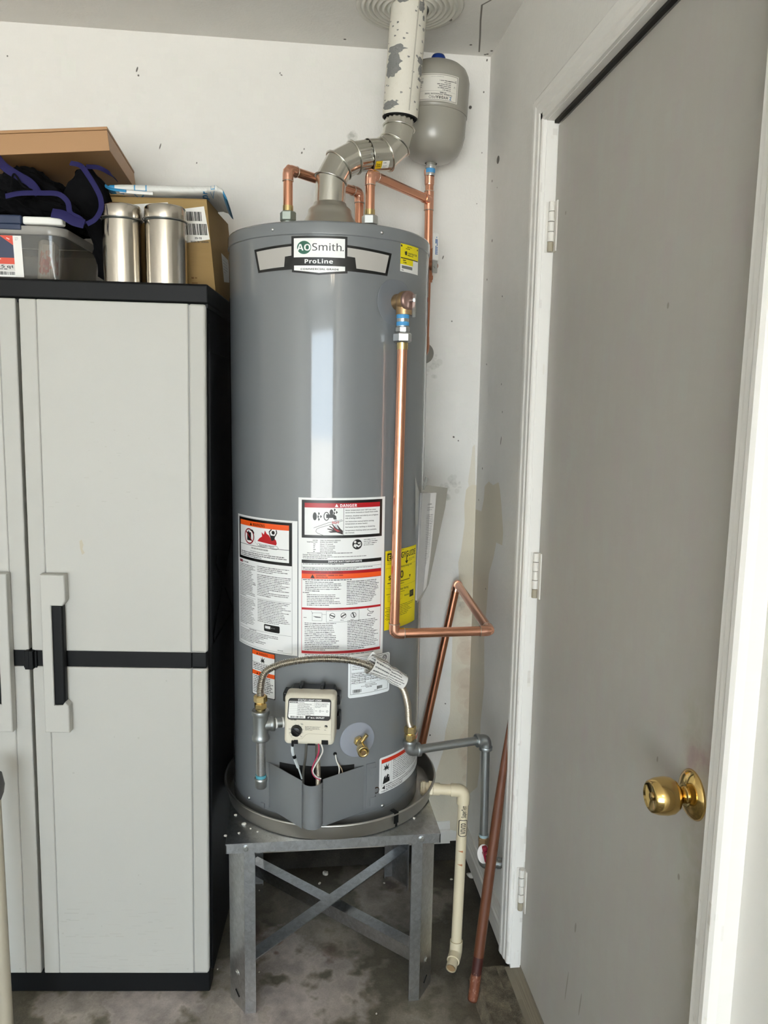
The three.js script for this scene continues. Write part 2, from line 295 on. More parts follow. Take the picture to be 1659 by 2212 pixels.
// --- door frame, casing, door, hinges, knob, sill, step
const frameTex = canvasTex(256, 2048, (x, w, h) => { x.fillStyle = '#e9e6e0'; x.fillRect(0, 0, w, h); const r = mulberry(12); for (let i = 0; i < 140; i++) { x.globalAlpha = .05 + r() * .12; x.fillStyle = r() < .4 ? '#8d8476' : '#c9bfa8'; const yy = h * (r() < .6 ? .62 + r() * .38 : r()); x.fillRect(r() * w, yy, 2 + r() * 14, 3 + r() * 40); } x.globalAlpha = 1; });
const framePaint = mat('#ffffff', .42, 0, { map: frameTex });
{
  const fu = g => uvRange(g, (a, b, c) => (a + c) * 6 % 1, (a, b) => b / 2.2);
  const frame = struct('trim_3', [fu(box(0, .12, .038, DT, ZJ - .02, ZJ)), fu(box(0, .12, .038, DT, ZL, ZL + .02)), fu(box(0, .12, DT, DT + .02, ZJ - .02, ZL + .02))], framePaint, 'white painted door jamb', 'door frame');
  const stop = (g) => part('door_stop', g, framePaint, frame);
  stop(box(.065, .075, .038, DT, ZJ, ZJ + .012));  stop(box(.065, .075, .038, DT, ZL - .012, ZL));
  part('shade_strip', box(.015, .0245, DT - .006, DT, ZJ + .004, ZL - .004), mat('#26231f', .8), frame, 'dark strip drawn as the shaded gap along the door head');  // black strip painted in for the shaded gap above the door
  // moulded casing: profile across its width (0 inner edge .. W outer edge)
  const prof = [[0, 0], [0, .007], [.004, .010], [.016, .010], [.020, .0125], [.034, .0135], [.040, .016], [.050, .0165], [.057, .013], [.057, 0]];
    const casing = (name, map, y0, y1, label, k = 1) => {
    const s = new THREE.Shape(prof.map(q => new THREE.Vector2(q[0] * k, q[1]))), g = new THREE.ExtrudeGeometry(s, { depth: y1 - y0, bevelEnabled: false }), p = g.attributes.position;
    for (let i = 0; i < p.count; i++) { const [a, b, c] = map(p.getX(i), p.getY(i), p.getZ(i) + y0); p.setXYZ(i, a, b, c); }
    g.deleteAttribute('normal'); const gg = g.toNonIndexed ? (g.index ? g.toNonIndexed() : g) : g; gg.computeVertexNormals(); fu(gg);
    return struct(name, gg, framePaint, label, 'casing');
  };
  casing('trim_4', (w, t, l) => [-t, l, ZJ - .002 - w], .048, DT + .055, 'white moulded door casing on the hinge side');
  casing('trim_5', (w, t, l) => [-t, l, ZL + .003 + w], .0, DT + .055, 'white moulded door casing on the latch side', .86);
  casing('trim_6', (w, t, l) => [-t, DT + .002 + w, l], ZJ - .059, ZL + .06, 'white moulded casing over the door head');
  const doorTex = canvasTex(1024, 2048, (x, w, h) => {
    x.fillStyle = '#b2aea6'; x.fillRect(0, 0, w, h); const r = mulberry(31);
    for (let i = 0; i < 1800; i++) { x.globalAlpha = .10; x.fillStyle = r() < .5 ? '#b6b3ab' : '#ada89f'; const s = 8 + r() * 40; x.fillRect(r() * w, r() * h, s, s * (.6 + r() * 2)); }
    const P = (u, v) => { const q = pxx(u, v, .025); return [(q.z - ZJ) / (ZL - ZJ) * w, h - (q.y - .04) / (DT - .04) * h]; };
    // handling grime round the knob and down the latch edge
    for (let i = 0; i < 260; i++) { const q = P(1500 + (r() - .5) * 40 - i * .03, 1500 + r() * 700); x.globalAlpha = .018; disc(x, q[0] + (r() - .5) * 20, q[1], 5 + r() * 12, '#6e6456'); }
    for (let i = 0; i < 90; i++) { const q = P(1515 + (r() - .5) * 60, 1640 + (r() - .5) * 60); x.globalAlpha = .025; disc(x, q[0], q[1], 4 + r() * 14, '#6e6456'); }
    x.globalAlpha = .7; for (const [u, v, a, b] of [[1420, 1640, 3, 5], [1466, 1894, 4, 5], [1243, 2004, 5, 12], [1224, 2130, 3, 40], [1253, 2170, 3, 30], [1443, 660, 4, 5], [1222, 460, 4, 4]]) { const q = P(u, v); x.fillStyle = '#857d70'; x.beginPath(); x.ellipse(q[0], q[1], a, b, .2, 0, 7); x.fill(); } x.globalAlpha = 1;
  });
  const door = struct('door_1', uvRange(box(.025, .065, .046, DT - .010, ZJ + .004, ZL - .004), (a, b, c) => (c - ZJ) / (ZL - ZJ), (a, b) => (b - .04) / (DT - .04)), mat('#ffffff', .5, 0, { map: doorTex }), 'flat grey painted door with three painted hinges and brass knob', 'door');
  const hingeMat = mat('#e0dcd4', .4), grime = mat('#a39a86', .5);
  for (const [y0, y1] of [[1.79, 1.897], [1.005, 1.113], [.203, .314]]) {
    const hp = part('hinge', [box(.0225, .0256, y0, y1, ZJ + .004, ZJ + .024), box(.006, .0225, y0, y1, ZJ, ZJ + .0012)], hingeMat, door);
    const L = (y1 - y0) / 5; for (let i = 0; i < 5; i++) part('knuckle', rod(V(.0165, y0 + L * i + .0007, ZJ + .0075), V(.0165, y0 + L * (i + 1) - .0007, ZJ + .0075), i % 2 ? .0072 : .0066, 18), i % 2 ? hingeMat : (i ? hingeMat : grime), hp);
  }
  const brass = mat(new THREE.Color(.74, .52, .2), .13, 1);
  const K = V(.025, .900, 1.262), out = V(-1, 0, 0);
  const kn = part('door_knob', lathe([[0, .020], [.012, .020], [.015, .023], [.022, .027], [.0262, .034], [.0272, .043], [.0258, .055], [.0225, .064], [.0195, .066], [.0180, .0635], [.0, .0615]], K, out, 48), brass, door, 'polished brass door knob');
  part('rose', lathe([[0, .010], [.014, .012], [.017, .012], [.0275, .0085], [.034, .004], [.0365, .0], [.034, 0]], K, out, 48), brass, kn);
  part('neck', lathe([[.0155, .008], [.0125, .011], [.0112, .015], [.0125, .02], [.015, .022]], K, out, 36), brass, kn);
  part('lock_button', lathe([[0, .0640], [.0055, .0640], [.0055, .0605]], K, out, 24), mat(new THREE.Color(.5, .36, .16), .25, 1), kn);
  const woodSill = canvasTex(256, 1024, (x, w, h) => { x.fillStyle = '#8d8474'; x.fillRect(0, 0, w, h); const r = mulberry(9); for (let i = 0; i < 500; i++) { x.globalAlpha = .25; x.fillStyle = r() < .5 ? '#6b6253' : '#a79d8b'; x.fillRect(r() * w, r() * h, 1 + r() * 3, 40 + r() * 260); } x.globalAlpha = 1; });
  const sill = struct('trim_7', [uvRange(box(-.012, .025, .002, .036, ZJ - .008, ZL + .02), a => a * 12, (a, b, c) => c), uvRange(box(.025, .12, .002, .044, ZJ - .008, ZL + .02), a => a * 12, (a, b, c) => c)], mat('#ffffff', .7, 0, { map: woodSill }), 'weathered wooden door sill', 'door sill');
  // concrete step in front of the sill, rounded and dirty
  const g = new THREE.BoxGeometry(.076, .034, .86, 10, 5, 60), p = g.attributes.position;
  for (let i = 0; i < p.count; i++) { let a = p.getX(i), b = p.getY(i) + .017, c = p.getZ(i) + .43; const e = (fbm(n1, a * 60 + c * 35, b * 60 + c * 22, 3) - .5); if (a < -.03) a -= .016 * (1 - b / .034); a += e * .006; c += (c < .02 ? e * .012 : 0); b += b > .02 ? e * .005 - .0006 : 0; p.setXYZ(i, a - .050, Math.max(b, 0), c + .513); }
  g.computeVertexNormals(); uvRange(g, (a, b, c) => (a + b) * 4, (a, b, c) => c * 4);
  const stepTex = dataTex(512, 512, (u, v, x, y) => { const a = fbm(n2, x / 40, y / 40, 5), b = n1(x / 2.5, y / 2.5), k = 98 + (a - .5) * 80 + (b - .5) * 34; return [cl(k * 1.02), cl(k * .94), cl(k * .8)]; });
  struct('door_step', g, mat('#ffffff', .95, 0, { map: stepTex, bumpMap: stepTex, bumpScale: .003 }), 'crumbling dirty concrete step along the door sill', 'step');
}
// --- twin tube lamp on the ceiling behind the camera (its tubes mirror as two thin lines on the tank)
{
  const lamp = thing('ceiling_lamp', 'long white twin-tube lamp on the garage ceiling', 'lamp', [-.42, H - .085, 4.0]);
  part('housing', box(-.57, -.27, H - .05, H, 3.4, 4.6, .008), mat('#e6e4df', .5), lamp);
  for (const x of [-.52, -.32]) part('tube', rod(V(x, H - .072, 3.43), V(x, H - .072, 4.57), .013, 16), mat('#ffffff', .4, 0, { emissive: new THREE.Color(1, .86, .66), emissiveIntensity: 15 }), lamp);
  const al = new THREE.RectAreaLight(new THREE.Color(1, .84, .62), 3.0, .26, 1.14); al.position.set(0, -.008, 0); al.rotation.x = -Math.PI / 2; al.name = 'lamp_light'; lamp.add(al);
}

// ================================================================ shared materials
const spangle = dataTex(512, 512, (u, v, x, y) => { const c = n1(x / 9 + fbm(n2, x / 14, y / 14, 2) * 3, y / 13), k = 196 + (c - .5) * 22 + (n3(x / 2, y / 2) - .5) * 14; return [cl(k), cl(k * 1.01), cl(k * 1.02)]; });
const spangleRough = dataTex(256, 256, (u, v, x, y) => { const k = 176 + fbm(n2, x / 12, y / 12, 4) * 60; return [k, k, k]; }, false);
const M = {
  galv: mat('#ffffff', .40, 1, { map: spangle, roughnessMap: spangleRough }),
  galvPipe: mat('#a9adad', .4, 1), ironFit: mat('#a0a4a4', .42, .95), zinc: mat('#c9cbca', .28, 1), steel: mat('#b9b7b2', .3, 1),
  copper: mat(new THREE.Color(.80, .40, .26), .22, 1), copperFit: mat(new THREE.Color(.83, .44, .31), .27, 1), copperDark: mat(new THREE.Color(.50, .22, .13), .34, 1), solder: mat('#c2b9ac', .35, 1),
  brass: mat(new THREE.Color(.72, .55, .26), .25, 1), bronze: mat(new THREE.Color(.52, .36, .2), .38, 1), flex: mat('#b3aca0', .3, 1),
  tank: mat('#75787b', .4, 0, { clearcoat: 1, clearcoatRoughness: .06 }), tankDark: mat('#70747a', .42, 0, { clearcoat: .5, clearcoatRoughness: .2 }),
  disc: mat('#9296a0', .4, 0, { clearcoat: .3, clearcoatRoughness: .25 }), black: mat('#121212', .5, 0, { specularIntensity: .5 }), blackGloss: mat('#0a0a0b', .32, 0, { specularIntensity: .7 }), hole: mat('#070707', .9),
  tape: mat('#4c9bd4', .6), dope: mat('#4c93a3', .6), cream: mat('#d9d2c0', .45), white: mat('#e8e6e1', .45), red: mat('#8e1530', .4), cpvc: mat('#ddd0b2', .42)
};
// ================================================================ WATER HEATER STAND
const SX0 = -.703, SX1 = -.199, SZ0 = .058, SZ1 = .572, ST = .442;
{
  const cx = (SX0 + SX1) / 2, cz = (SZ0 + SZ1) / 2;
  const o = thing('heater_stand', 'galvanized sheet-metal stand with four bent legs and crossed braces', 'stand', [cx, 0, cz]);
  const top = part('top_plate', [boxUV(SX0, SX1, ST - .0025, ST, SZ0, SZ1, 3), boxUV(SX0, SX1, ST - .024, ST - .0025, SZ1 - .0025, SZ1, 3), boxUV(SX0, SX1, ST - .024, ST - .0025, SZ0, SZ0 + .0025, 3), boxUV(SX0, SX0 + .0025, ST - .024, ST - .0025, SZ0, SZ1, 3), boxUV(SX1 - .0025, SX1, ST - .024, ST - .0025, SZ0, SZ1, 3)], M.galv, o);
  for (const x of [SX0 + .047, SX1 - .046]) part('screw', [hex(V(x, ST - .0125, SZ1), V(0, 0, 1), .0052, .004), lathe([[0, .001], [.0075, .001], [.0075, 0]], V(x, ST - .0125, SZ1), V(0, 0, 1), 20)], M.zinc, top);
  const strip = (pts, y0, y1, t = .0022) => { const gs = []; for (let i = 0; i < pts.length - 1; i++) { const a = V(pts[i][0], 0, pts[i][1]), b = V(pts[i + 1][0], 0, pts[i + 1][1]), d = b.clone().sub(a), L = d.length(); const g = boxUV(0, L + t * .4, y0, y1, -t / 2, t / 2, 3); g.rotateY(-Math.atan2(d.z, d.x)).translate(a.x, 0, a.z); gs.push(g); } return gs; };
  for (const [mx, mz] of [[0, 0], [1, 0], [0, 1], [1, 1]]) {
    const X = x => mx ? SX0 + SX1 - x : x, Z = z => mz ? SZ0 + SZ1 - z : z;
    const leg = part('leg', strip([[X(-.699), Z(.489)], [X(-.699), Z(.511)], [X(-.661), Z(.566)], [X(-.637), Z(.566)], [X(-.637), Z(.558)]], 0, ST - .003), M.galv, o);
    const mid = V(X(-.680), 0, Z(.5385)), nrm = V(X(-.680) - cx, 0, Z(.5385) - cz).normalize(); nrm.set(mx ? .82 : -.82, 0, mz ? -.57 : .57);
    for (const y of [.088]) part('bolt', [hex(V(mid.x, y, mid.z).addScaledVector(nrm, .001), nrm, .0052, .004), lathe([[0, .0012], [.0078, .0012], [.0078, 0]], V(mid.x, y, mid.z).addScaledVector(nrm, .001), nrm, 20)], M.zinc, leg);
    part('slot', box(-.010, .010, -.0024, .0024, -.0006, .0006).rotateZ(mx ? .6 : -.6).rotateY(Math.atan2(nrm.x, nrm.z)).translate(mid.x + nrm.x * .0016, .034, mid.z + nrm.z * .0016), M.hole, leg);
  }
  // crossed angle braces between opposite legs
  const brace = (a, b, lift) => {
    const d = b.clone().sub(a), L = d.length(), side = V(-d.z, 0, d.x).normalize(), up = d.clone().normalize().cross(side).normalize(); if (up.y < 0) up.negate();
    const B = new THREE.Matrix4().makeBasis(d.clone().normalize(), up, d.clone().normalize().cross(up)); B.setPosition(a.x, a.y + lift, a.z);
    const g1 = boxUV(0, L, -.018, .018, 0, .002, 3), g2 = boxUV(0, L, .016, .018, .002, .034, 3);
    return [g1.applyMatrix4(B), g2.applyMatrix4(B)];
  };
  part('brace', brace(V(-.674, .106, .532), V(-.226, .106, .098), 0), M.galv, o);
  part('brace', brace(V(-.228, .078, .532), V(-.676, .078, .098), 0), M.galv, o);
}
// ================================================================ DRAIN PAN
const PX = -.447, PZ = .312;
{
  const o = thing('drain_pan', 'round aluminium drip pan with rolled rim under the heater', 'pan', [PX, ST, PZ]);
  const at = V(PX, ST, PZ);
  const pan = mat('#c9c7c1', .33, 1, { roughnessMap: spangleRough, roughness: .5 });
  part('pan_body', lathe([[0, .0005], [.262, .0005], [.268, .003], [.2745, .0385], [.273, .0385], [.2665, .004], [.262, .002], [0, .002]], at, UPV, 96), pan, o);
  part('rim', ring(V(PX, ST + .0405, PZ), UPV, .2755, .0032, 96), pan, o);
  const ang = .545, d = V(Math.sin(ang), 0, Math.cos(ang)), c = V(PX, 0, PZ).addScaledVector(d, .2745);
  const tape = (w, y0, y1, out, t) => { const g = box(-w / 2, w / 2, y0, y1, 0, t); g.rotateY(ang); g.translate(c.x + d.x * out, ST, c.z + d.z * out); return g; };
  part('tape_tab', [tape(.013, .018, .046, .0022, .0012), tape(.011, .0445, .046, -.014, .018), tape(.006, .010, .02, .0026, .0012)], M.black, o, 'scrap of black tape over the rim');
}
// ================================================================ WATER HEATER
const HX = -.459, HZ = .31, HR = .24, HB = .4455;
const heater = thing('water_heater', 'tall grey cylindrical gas water heater covered with printed labels', 'water heater', [HX, HB, HZ]);
// geometry given as x = tangent, y = up, z = outward from the axis, put at an angle round the tank
const around = (g, deg) => g.rotateY(deg * Math.PI / 180).translate(HX, 0, HZ);
const outDir = deg => V(Math.sin(deg * Math.PI / 180), 0, Math.cos(deg * Math.PI / 180));
const onTank = (deg, y, r = HR) => V(HX, y, HZ).addScaledVector(outDir(deg), r);
function wrap(a0, a1, y0, y1, off = .0006, n = 24, r = HR) {
  const g = new THREE.PlaneGeometry(1, 1, n, 1), p = g.attributes.position, nn = g.attributes.normal, uv = g.attributes.uv;
  for (let i = 0; i < p.count; i++) { const d = outDir(a0 + (a1 - a0) * uv.getX(i)); p.setXYZ(i, HX + d.x * (r + off), y0 + (y1 - y0) * uv.getY(i), HZ + d.z * (r + off)); nn.setXYZ(i, d.x, 0, d.z); }
  return g;
}
{
  const at = V(HX, 0, HZ), C = 128;
  part('jacket', lathe([[HR - .004, HB], [HR - .0005, HB + .004], [HR, HB + .012], [HR, 1.806], [HR - .003, 1.808]], at, UPV, C), M.tank, heater);
  part('lid', lathe([[HR - .002, 1.8045], [HR + .0022, 1.8045], [HR + .0025, 1.807], [HR + .0022, 1.828], [HR - .0005, 1.8325], [HR - .008, 1.8335], [HR - .03, 1.8325], [.085, 1.837], [0, 1.838]], at, UPV, C), M.tank, heater);
  part('base_band', lathe([[HR - .02, HB], [HR + .0006, HB], [HR + .0016, HB + .003], [HR + .0016, HB + .036], [HR + .0004, HB + .038]], at, UPV, C), M.tank, heater);
  for (const a of [-33.1, 24.8]) part('screw', lathe([[0, .003], [.0022, .0026], [.0036, .0008], [.0036, 0]], onTank(a, 1.8175, HR + .002), outDir(a), 16), M.zinc, heater);
  for (const a of [-54.8, 31.7]) part('screw', lathe([[0, .004], [.003, .0034], [.0045, .001], [.0045, 0]], onTank(a, HB + .042, HR), outDir(a), 16), M.zinc, heater);
  // side seam
  part('seam', wrap(82, 84.6, HB + .03, 1.804, .0012, 2), M.tankDark, heater);
  // draft hood on top
  const hood = part('draft_hood', lathe([[.094, 1.842], [.094, 1.847], [.088, 1.852], [.066, 1.878], [.056, 1.893], [.053, 1.902], [.0525, 1.908], [.048, 1.913], [.041, 1.918], [.039, 1.925], [.037, 1.925], [.037, 1.90]], at, UPV, 64), mat('#c4c1b8', .32, 1), heater, 'dull metal draft hood');
  for (const a of [40, 160, 280]) part('hood_leg', around(box(-.008, .008, 1.834, 1.845, .08, .092), a), M.steel, hood);
  // temperature and pressure valve
  const A = 34.8, o = outDir(A), T = onTank(A, 1.675);
  part('valve_plate', lathe([[.008, .006], [.018, .0062], [.04, .0045], [.051, .0012], [.0515, 0]], T.clone().addScaledVector(o, -.0018), o, 64), M.tankDark, heater);
  const vb = part('relief_valve', [lathe([[.0175, 0], [.0175, .014], [.0145, .018], [.0145, .03]], T, o, 24), rod(T.clone().addScaledVector(o, .028).add(V(0, .006, 0)), T.clone().addScaledVector(o, .028).add(V(0, -.029, 0)), .0165, 28, .018), lathe([[0, .0], [.02, 0], [.0215, .003], [.0215, .012], [.019, .016]], T.clone().addScaledVector(o, .023), o, 36)], M.bronze, heater, 'bronze temperature relief valve');
  part('valve_cap', lathe([[.0205, 0], [.0215, .002], [.0205, .007], [.0155, .0095], [0, .0105]], T.clone().addScaledVector(o, .038), o, 36), mat('#9b7f77', .38, .8), vb);
  part('lever', [box(-.0012, .0012, -.036, .012, .0, .009).rotateY(A * Math.PI / 180).translate(T.x + o.x * .053 + .002, 1.675, T.z + o.z * .053), rod(T.clone().addScaledVector(o, .047), T.clone().addScaledVector(o, .059), .004, 12)], M.zinc, vb);
  // drain valve in its round plate
  const B = 14.7, q = outDir(B), D = onTank(B, .671);
  part('drain_plate', lathe([[.0, .0045], [.021, .0045], [.0225, .0035], [.041, .0015], [.0428, -.001]], D, q, 64), M.disc, heater);
  const side = V(q.z, 0, -q.x), dn = q.clone().add(V(0, -.10, 0)).add(side.clone().multiplyScalar(-.12)).normalize();
  const dv = part('drain_valve', [hex(D.clone().addScaledVector(q, .004), q, .012, .012), rod(D.clone().addScaledVector(q, .014), D.clone().addScaledVector(q, .03).add(V(0, -.004, 0)), .0085, 18), lathe([[.0, .006], [.0065, .006], [.007, .0135], [.0125, .0135], [.0135, .012], [.0135, -.002], [.011, -.008], [.008, -.012]], D.clone().addScaledVector(q, .034).add(V(0, -.009, 0)), dn, 32)], M.brass, heater, 'small brass drain valve');
  const st = D.clone().addScaledVector(q, .021), su = V(0, 1, 0).addScaledVector(side, .62).addScaledVector(q, .25).normalize();
  part('stem', [rod(st, st.clone().addScaledVector(su, .02), .0042, 14), rod(st.clone().addScaledVector(su, .012), st.clone().addScaledVector(su, .026), .0052, 14)], M.brass, dv);
  part('valve_bore', lathe([[0, .0139], [.0063, .0139]], D.clone().addScaledVector(q, .034).add(V(0, -.009, 0)), dn, 24), M.bronze, dv);
  // burner door: two flat wings meeting a half-round trough
  const wingL = [onTank(-36.3, 0, HR + .002), V(-.528, 0, .600)], wingR = [V(-.481, 0, .597), onTank(18.4, 0, HR + .002)], y0 = .489, y1 = .604;
  const wing = ([a, b]) => { const d = b.clone().sub(a), L = d.length(), g = box(0, L, y0, y1, -.0009, .0009); return g.rotateY(-Math.atan2(d.z, d.x)).translate(a.x, 0, a.z); };
  const sh = part('burner_cover', [wing(wingL), wing(wingR)], M.tank, heater);
  const half = (r0, a, b) => { const g = new THREE.CylinderGeometry(r0, r0, b - a, 28, 1, true, -Math.PI * .56, Math.PI * 1.12); return g.translate(-.5045, (a + b) / 2, .601); };
  part('trough', [half(.0228, y0 + .008, y1 - .002), half(.0216, y0 + .008, y1 - .002)], M.tank, sh);
  for (const yb of [y1 - .020, y0 + .011]) part('trough_bead', half(.0240, yb, yb + .0025), M.tank, sh);
  part('cover_bracket', [around(box(-.012, .012, y0 + .004, y1 + .002, HR - .002, HR + .0022, .001), 23.3), around(box(-.008, .008, y0 + .01, y0 + .03, HR - .002, HR + .0034, .001), 24.6), around(box(-.008, .008, y1 - .03, y1 - .01, HR - .002, HR + .0034, .001), 24.6), around(box(-.006, .006, y0, y1, HR - .002, HR + .0022, .001), -38.6), around(box(-.006, .006, y0 - .008, y0 + .006, HR - .002, HR + .003, .001), -42)], M.tank, sh);
  part('burner_opening', wrap(-30, 13, .50, .612, .0009, 20), M.hole, heater);
  part('sight_glass', [around(lathe([[0, .0], [.008, 0], [.008, .002], [.006, .0025]], V(0, .533, HR - .001), V(0, 0, 1), 24), 27.2), around(box(-.007, -.001, .524, .541, HR - .001, HR + .0015), 26.3)], mat('#4a3526', .25), heater);
  part('jacket_slot', around(box(-.0008, .0008, .552, .562, HR - .001, HR + .0008), 22.5), M.hole, heater);
}
// ---- printed labels on the tank
{
  const red = '#b3101c', org = '#ee5a1c', paper = '#e9e9e7';
  const logo = canvasTex(1240, 380, (x, w, h) => {
    x.clearRect(0, 0, w, h);
    const bow = [[0, 95], [375, 70], [375, 4], [835, 4], [835, 76], [1240, 108], [1196, 318], [838, 306], [838, 326], [606, 348], [380, 322], [380, 298], [48, 310]];
    poly(x, bow, '#111');
    const sil = x.createPattern ? null : null; poly(x, [[28, 116], [375, 92], [375, 175], [318, 182], [310, 272], [66, 286]], '#b3afa9'); poly(x, [[835, 98], [1212, 130], [1176, 294], [912, 278], [900, 182], [835, 176]], '#b3afa9');
    x.fillStyle = '#f0f0ee'; x.fillRect(396, 24, 420, 168); poly(x, [[398, 264], [818, 268], [818, 308], [606, 330], [398, 306]], '#f0f0ee');
    disc(x, 482, 106, 58, '#1e5c47');
    txt(x, 'AO', 424, 133, 78, '#f4f4f2', { stretch: 116 }); txt(x, 'Smith', 545, 133, 88, '#141414', { bold: false, stretch: 250 }); disc(x, 800, 128, 5, '#141414');
    txt(x, 'ProLine', 482, 246, 52, '#f4f4f2', { stretch: 240 }); txt(x, 'COMMERCIAL GRADE', 452, 304, 22, '#141414', { stretch: 316 });
  });
  part('logo_label', wrap(-46, 31.5, 1.714, 1.8025, .0006, 40), sticker(logo, .3, { transparent: true, alphaTest: .5 }), heater, 'black and silver maker badge with white centre');
  const tri = (x, cx, cy, s, f) => { poly(x, [[cx, cy - s], [cx + s, cy + s * .8], [cx - s, cy + s * .8]], f); };
  const flame = (x, cx, cy, s, f) => poly(x, [[-1, .9], [-.9, 0], [-.55, -.5], [-.5, .1], [-.2, -1], [-.05, -.1], [.25, -.9], [.3, 0], [.75, -.6], [.7, .2], [1, 0], [.9, .9]].map(([a, b]) => [cx + a * s, cy + b * s]), f);
  const spark = (x, cx, cy, s) => poly(x, [[-.9, .5], [-.5, .1], [-.7, -.7], [-.25, -.1], [-.1, -1], [.15, -.1], [.7, -.8], [.45, .1], [.85, .3], [.5, .4], [.6, .9], [.1, .45], [-.5, .95], [-.35, .45]].map(([a, b]) => [cx + a * s, cy + b * s]), '#111');
  const left = canvasTex(760, 1250, (x, w, h) => {
    x.fillStyle = paper; x.fillRect(0, 0, w, h); x.strokeStyle = '#333'; x.lineWidth = 2; x.strokeRect(26, 14, 684, 1222);
    x.fillStyle = '#0d0d0d'; x.fillRect(28, 20, 680, 395); x.fillStyle = paper; x.fillRect(56, 78, 624, 310); x.fillStyle = org; x.fillRect(56, 44, 624, 48);
    tri(x, 240, 70, 16, '#1b0d08'); txt(x, 'WARNING', 264, 84, 38, '#2a1008', { stretch: 160 });
    x.fillStyle = '#222'; x.fillRect(56, 268, 624, 4);
    // jerrycan under a ban sign, flames, running figure
    x.fillStyle = '#1a1a1a'; x.fillRect(178, 150, 62, 78); x.fillRect(196, 138, 14, 14); disc(x, 210, 188, 68, null, '#8e1018', 12); line(x, [[160, 145], [258, 232]], '#8e1018', 12); line(x, [[236, 128], [262, 130], [280, 150]], '#151515', 14); line(x, [[282, 156], [296, 230], [310, 240]], '#888', 3);
    poly(x, [[330, 218], [356, 190], [390, 170], [384, 130], [412, 150], [425, 110], [446, 140], [470, 150], [500, 190], [520, 150], [536, 180], [548, 190], [556, 218], [548, 236]], '#b5141c');
    disc(x, 518, 122, 17, '#111'); poly(x, [[480, 150], [540, 150], [530, 190], [500, 200]], '#111'); line(x, [[486, 152], [474, 118], [498, 96]], '#111', 10); line(x, [[540, 150], [556, 122], [552, 100]], '#111', 10);
    line(x, [[330, 240], [560, 246], [574, 262], [552, 276], [340, 262], [318, 244]], '#555', 3); txt(x, 'Flammable Vapors', 352, 260, 20, '#222', { stretch: 176 });
    txt(x, 'FIRE AND EXPLOSION HAZARD', 240, 300, 19, '#222', { stretch: 220 }); txt(x, 'Can result in serious injury or death', 226, 328, 17, '#222', { stretch: 250, bold: false });
    greek(x, 70, 338, 590, 3, 17, 9, 41, '#2a2a2a', .95);
    x.fillStyle = '#7c1018'; x.fillRect(36, 428, 58, 24); greek(x, 100, 436, 140, 1, 20, 10, 4, '#333');
    greek(x, 34, 466, 270, 20, 15.5, 7, 51); greek(x, 322, 452, 380, 4, 16, 7, 52); greek(x, 322, 530, 380, 10, 16, 7, 53); greek(x, 322, 690, 380, 3, 16, 7, 54);
    x.fillStyle = '#666'; x.fillRect(34, 774, 266, 2); x.fillRect(322, 756, 380, 2);
    greek(x, 34, 790, 262, 17, 15.5, 6.5, 55); greek(x, 326, 768, 372, 14, 15.5, 6.5, 56);
    x.fillStyle = '#131313'; x.beginPath(); x.roundRect(408, 990, 176, 66, 12); x.fill(); x.fillStyle = '#ddd'; x.fillRect(420, 1004, 62, 26); greek(x, 490, 1014, 86, 1, 12, 12, 6, '#999'); greek(x, 430, 1036, 130, 1, 12, 6, 7, '#777');
    x.fillStyle = '#777'; x.fillRect(34, 1068, 668, 2); greek(x, 200, 1076, 280, 1, 14, 8, 9); greek(x, 34, 1094, 650, 3, 15, 6.5, 57); greek(x, 34, 1140, 460, 5, 15, 6.5, 58, '#333', .6); greek(x, 560, 1216, 130, 1, 12, 6, 59);
  });
  part('instruction_label', wrap(-64.8, -19.2, .876, 1.189), sticker(left), heater, 'white instruction label headed by an orange warning bar');
  const mid = canvasTex(812, 1480, (x, w, h) => {
    x.fillStyle = paper; x.fillRect(0, 0, w, h);
    x.fillStyle = '#0d0d0d'; x.fillRect(30, 20, 752, 342); x.fillStyle = paper; x.fillRect(56, 84, 700, 252); x.fillStyle = red; x.fillRect(56, 46, 700, 42);
    tri(x, 342, 68, 16, '#eee'); txt(x, 'DANGER', 370, 82, 38, '#f3f3f3', { stretch: 158 });
    x.fillStyle = '#222'; x.fillRect(404, 88, 3, 250);
    disc(x, 148, 166, 18, '#111', null, 0, 36); disc(x, 252, 164, 22, null, '#111', 7, 36); poly(x, [[250, 146], [316, 146], [338, 162], [342, 192], [316, 192], [310, 178], [250, 180]], '#111'); disc(x, 296, 128, 16, '#111', null, 0, 26);
    for (const [a, b] of [[182, 140], [182, 192], [200, 166], [322, 106], [340, 128], [176, 168], [318, 136]]) poly(x, [[a, b - 14], [a + 12, b], [a, b + 16], [a - 4, b]], '#222');
    line(x, [[140, 270], [270, 222], [392, 196]], '#333', 3); line(x, [[400, 205], [190, 268], [164, 282], [158, 302], [170, 316], [262, 352]], '#333', 3);
    txt(x, 'HOT', 300, 232, 30, '#c03038', { stretch: 66 }); x.fillStyle = 'rgba(170,175,185,.6)'; x.fillRect(322, 194, 22, 20); x.fillRect(326, 236, 26, 40);
    poly(x, [[400, 330], [340, 310], [290, 312], [268, 302], [310, 296], [258, 280], [264, 274], [314, 284], [276, 256], [284, 250], [330, 280], [300, 238], [308, 236], [340, 270], [362, 282], [346, 246], [354, 246], [380, 280], [400, 296]], '#2a1414'); poly(x, [[310, 250], [330, 276], [360, 290], [378, 300], [350, 306], [322, 284]], '#a8242c');
    const W = ['Water temperature over 125°F can cause', 'severe burns instantly or death from scalds.', '', 'Children, disabled and elderly are at highest', 'risk of being scalded.', '', 'See instruction manual before setting', 'temperature at water heater.', '', 'Feel water before bathing or showering.', '', 'Temperature limiting valves are available,', 'see manual.'];
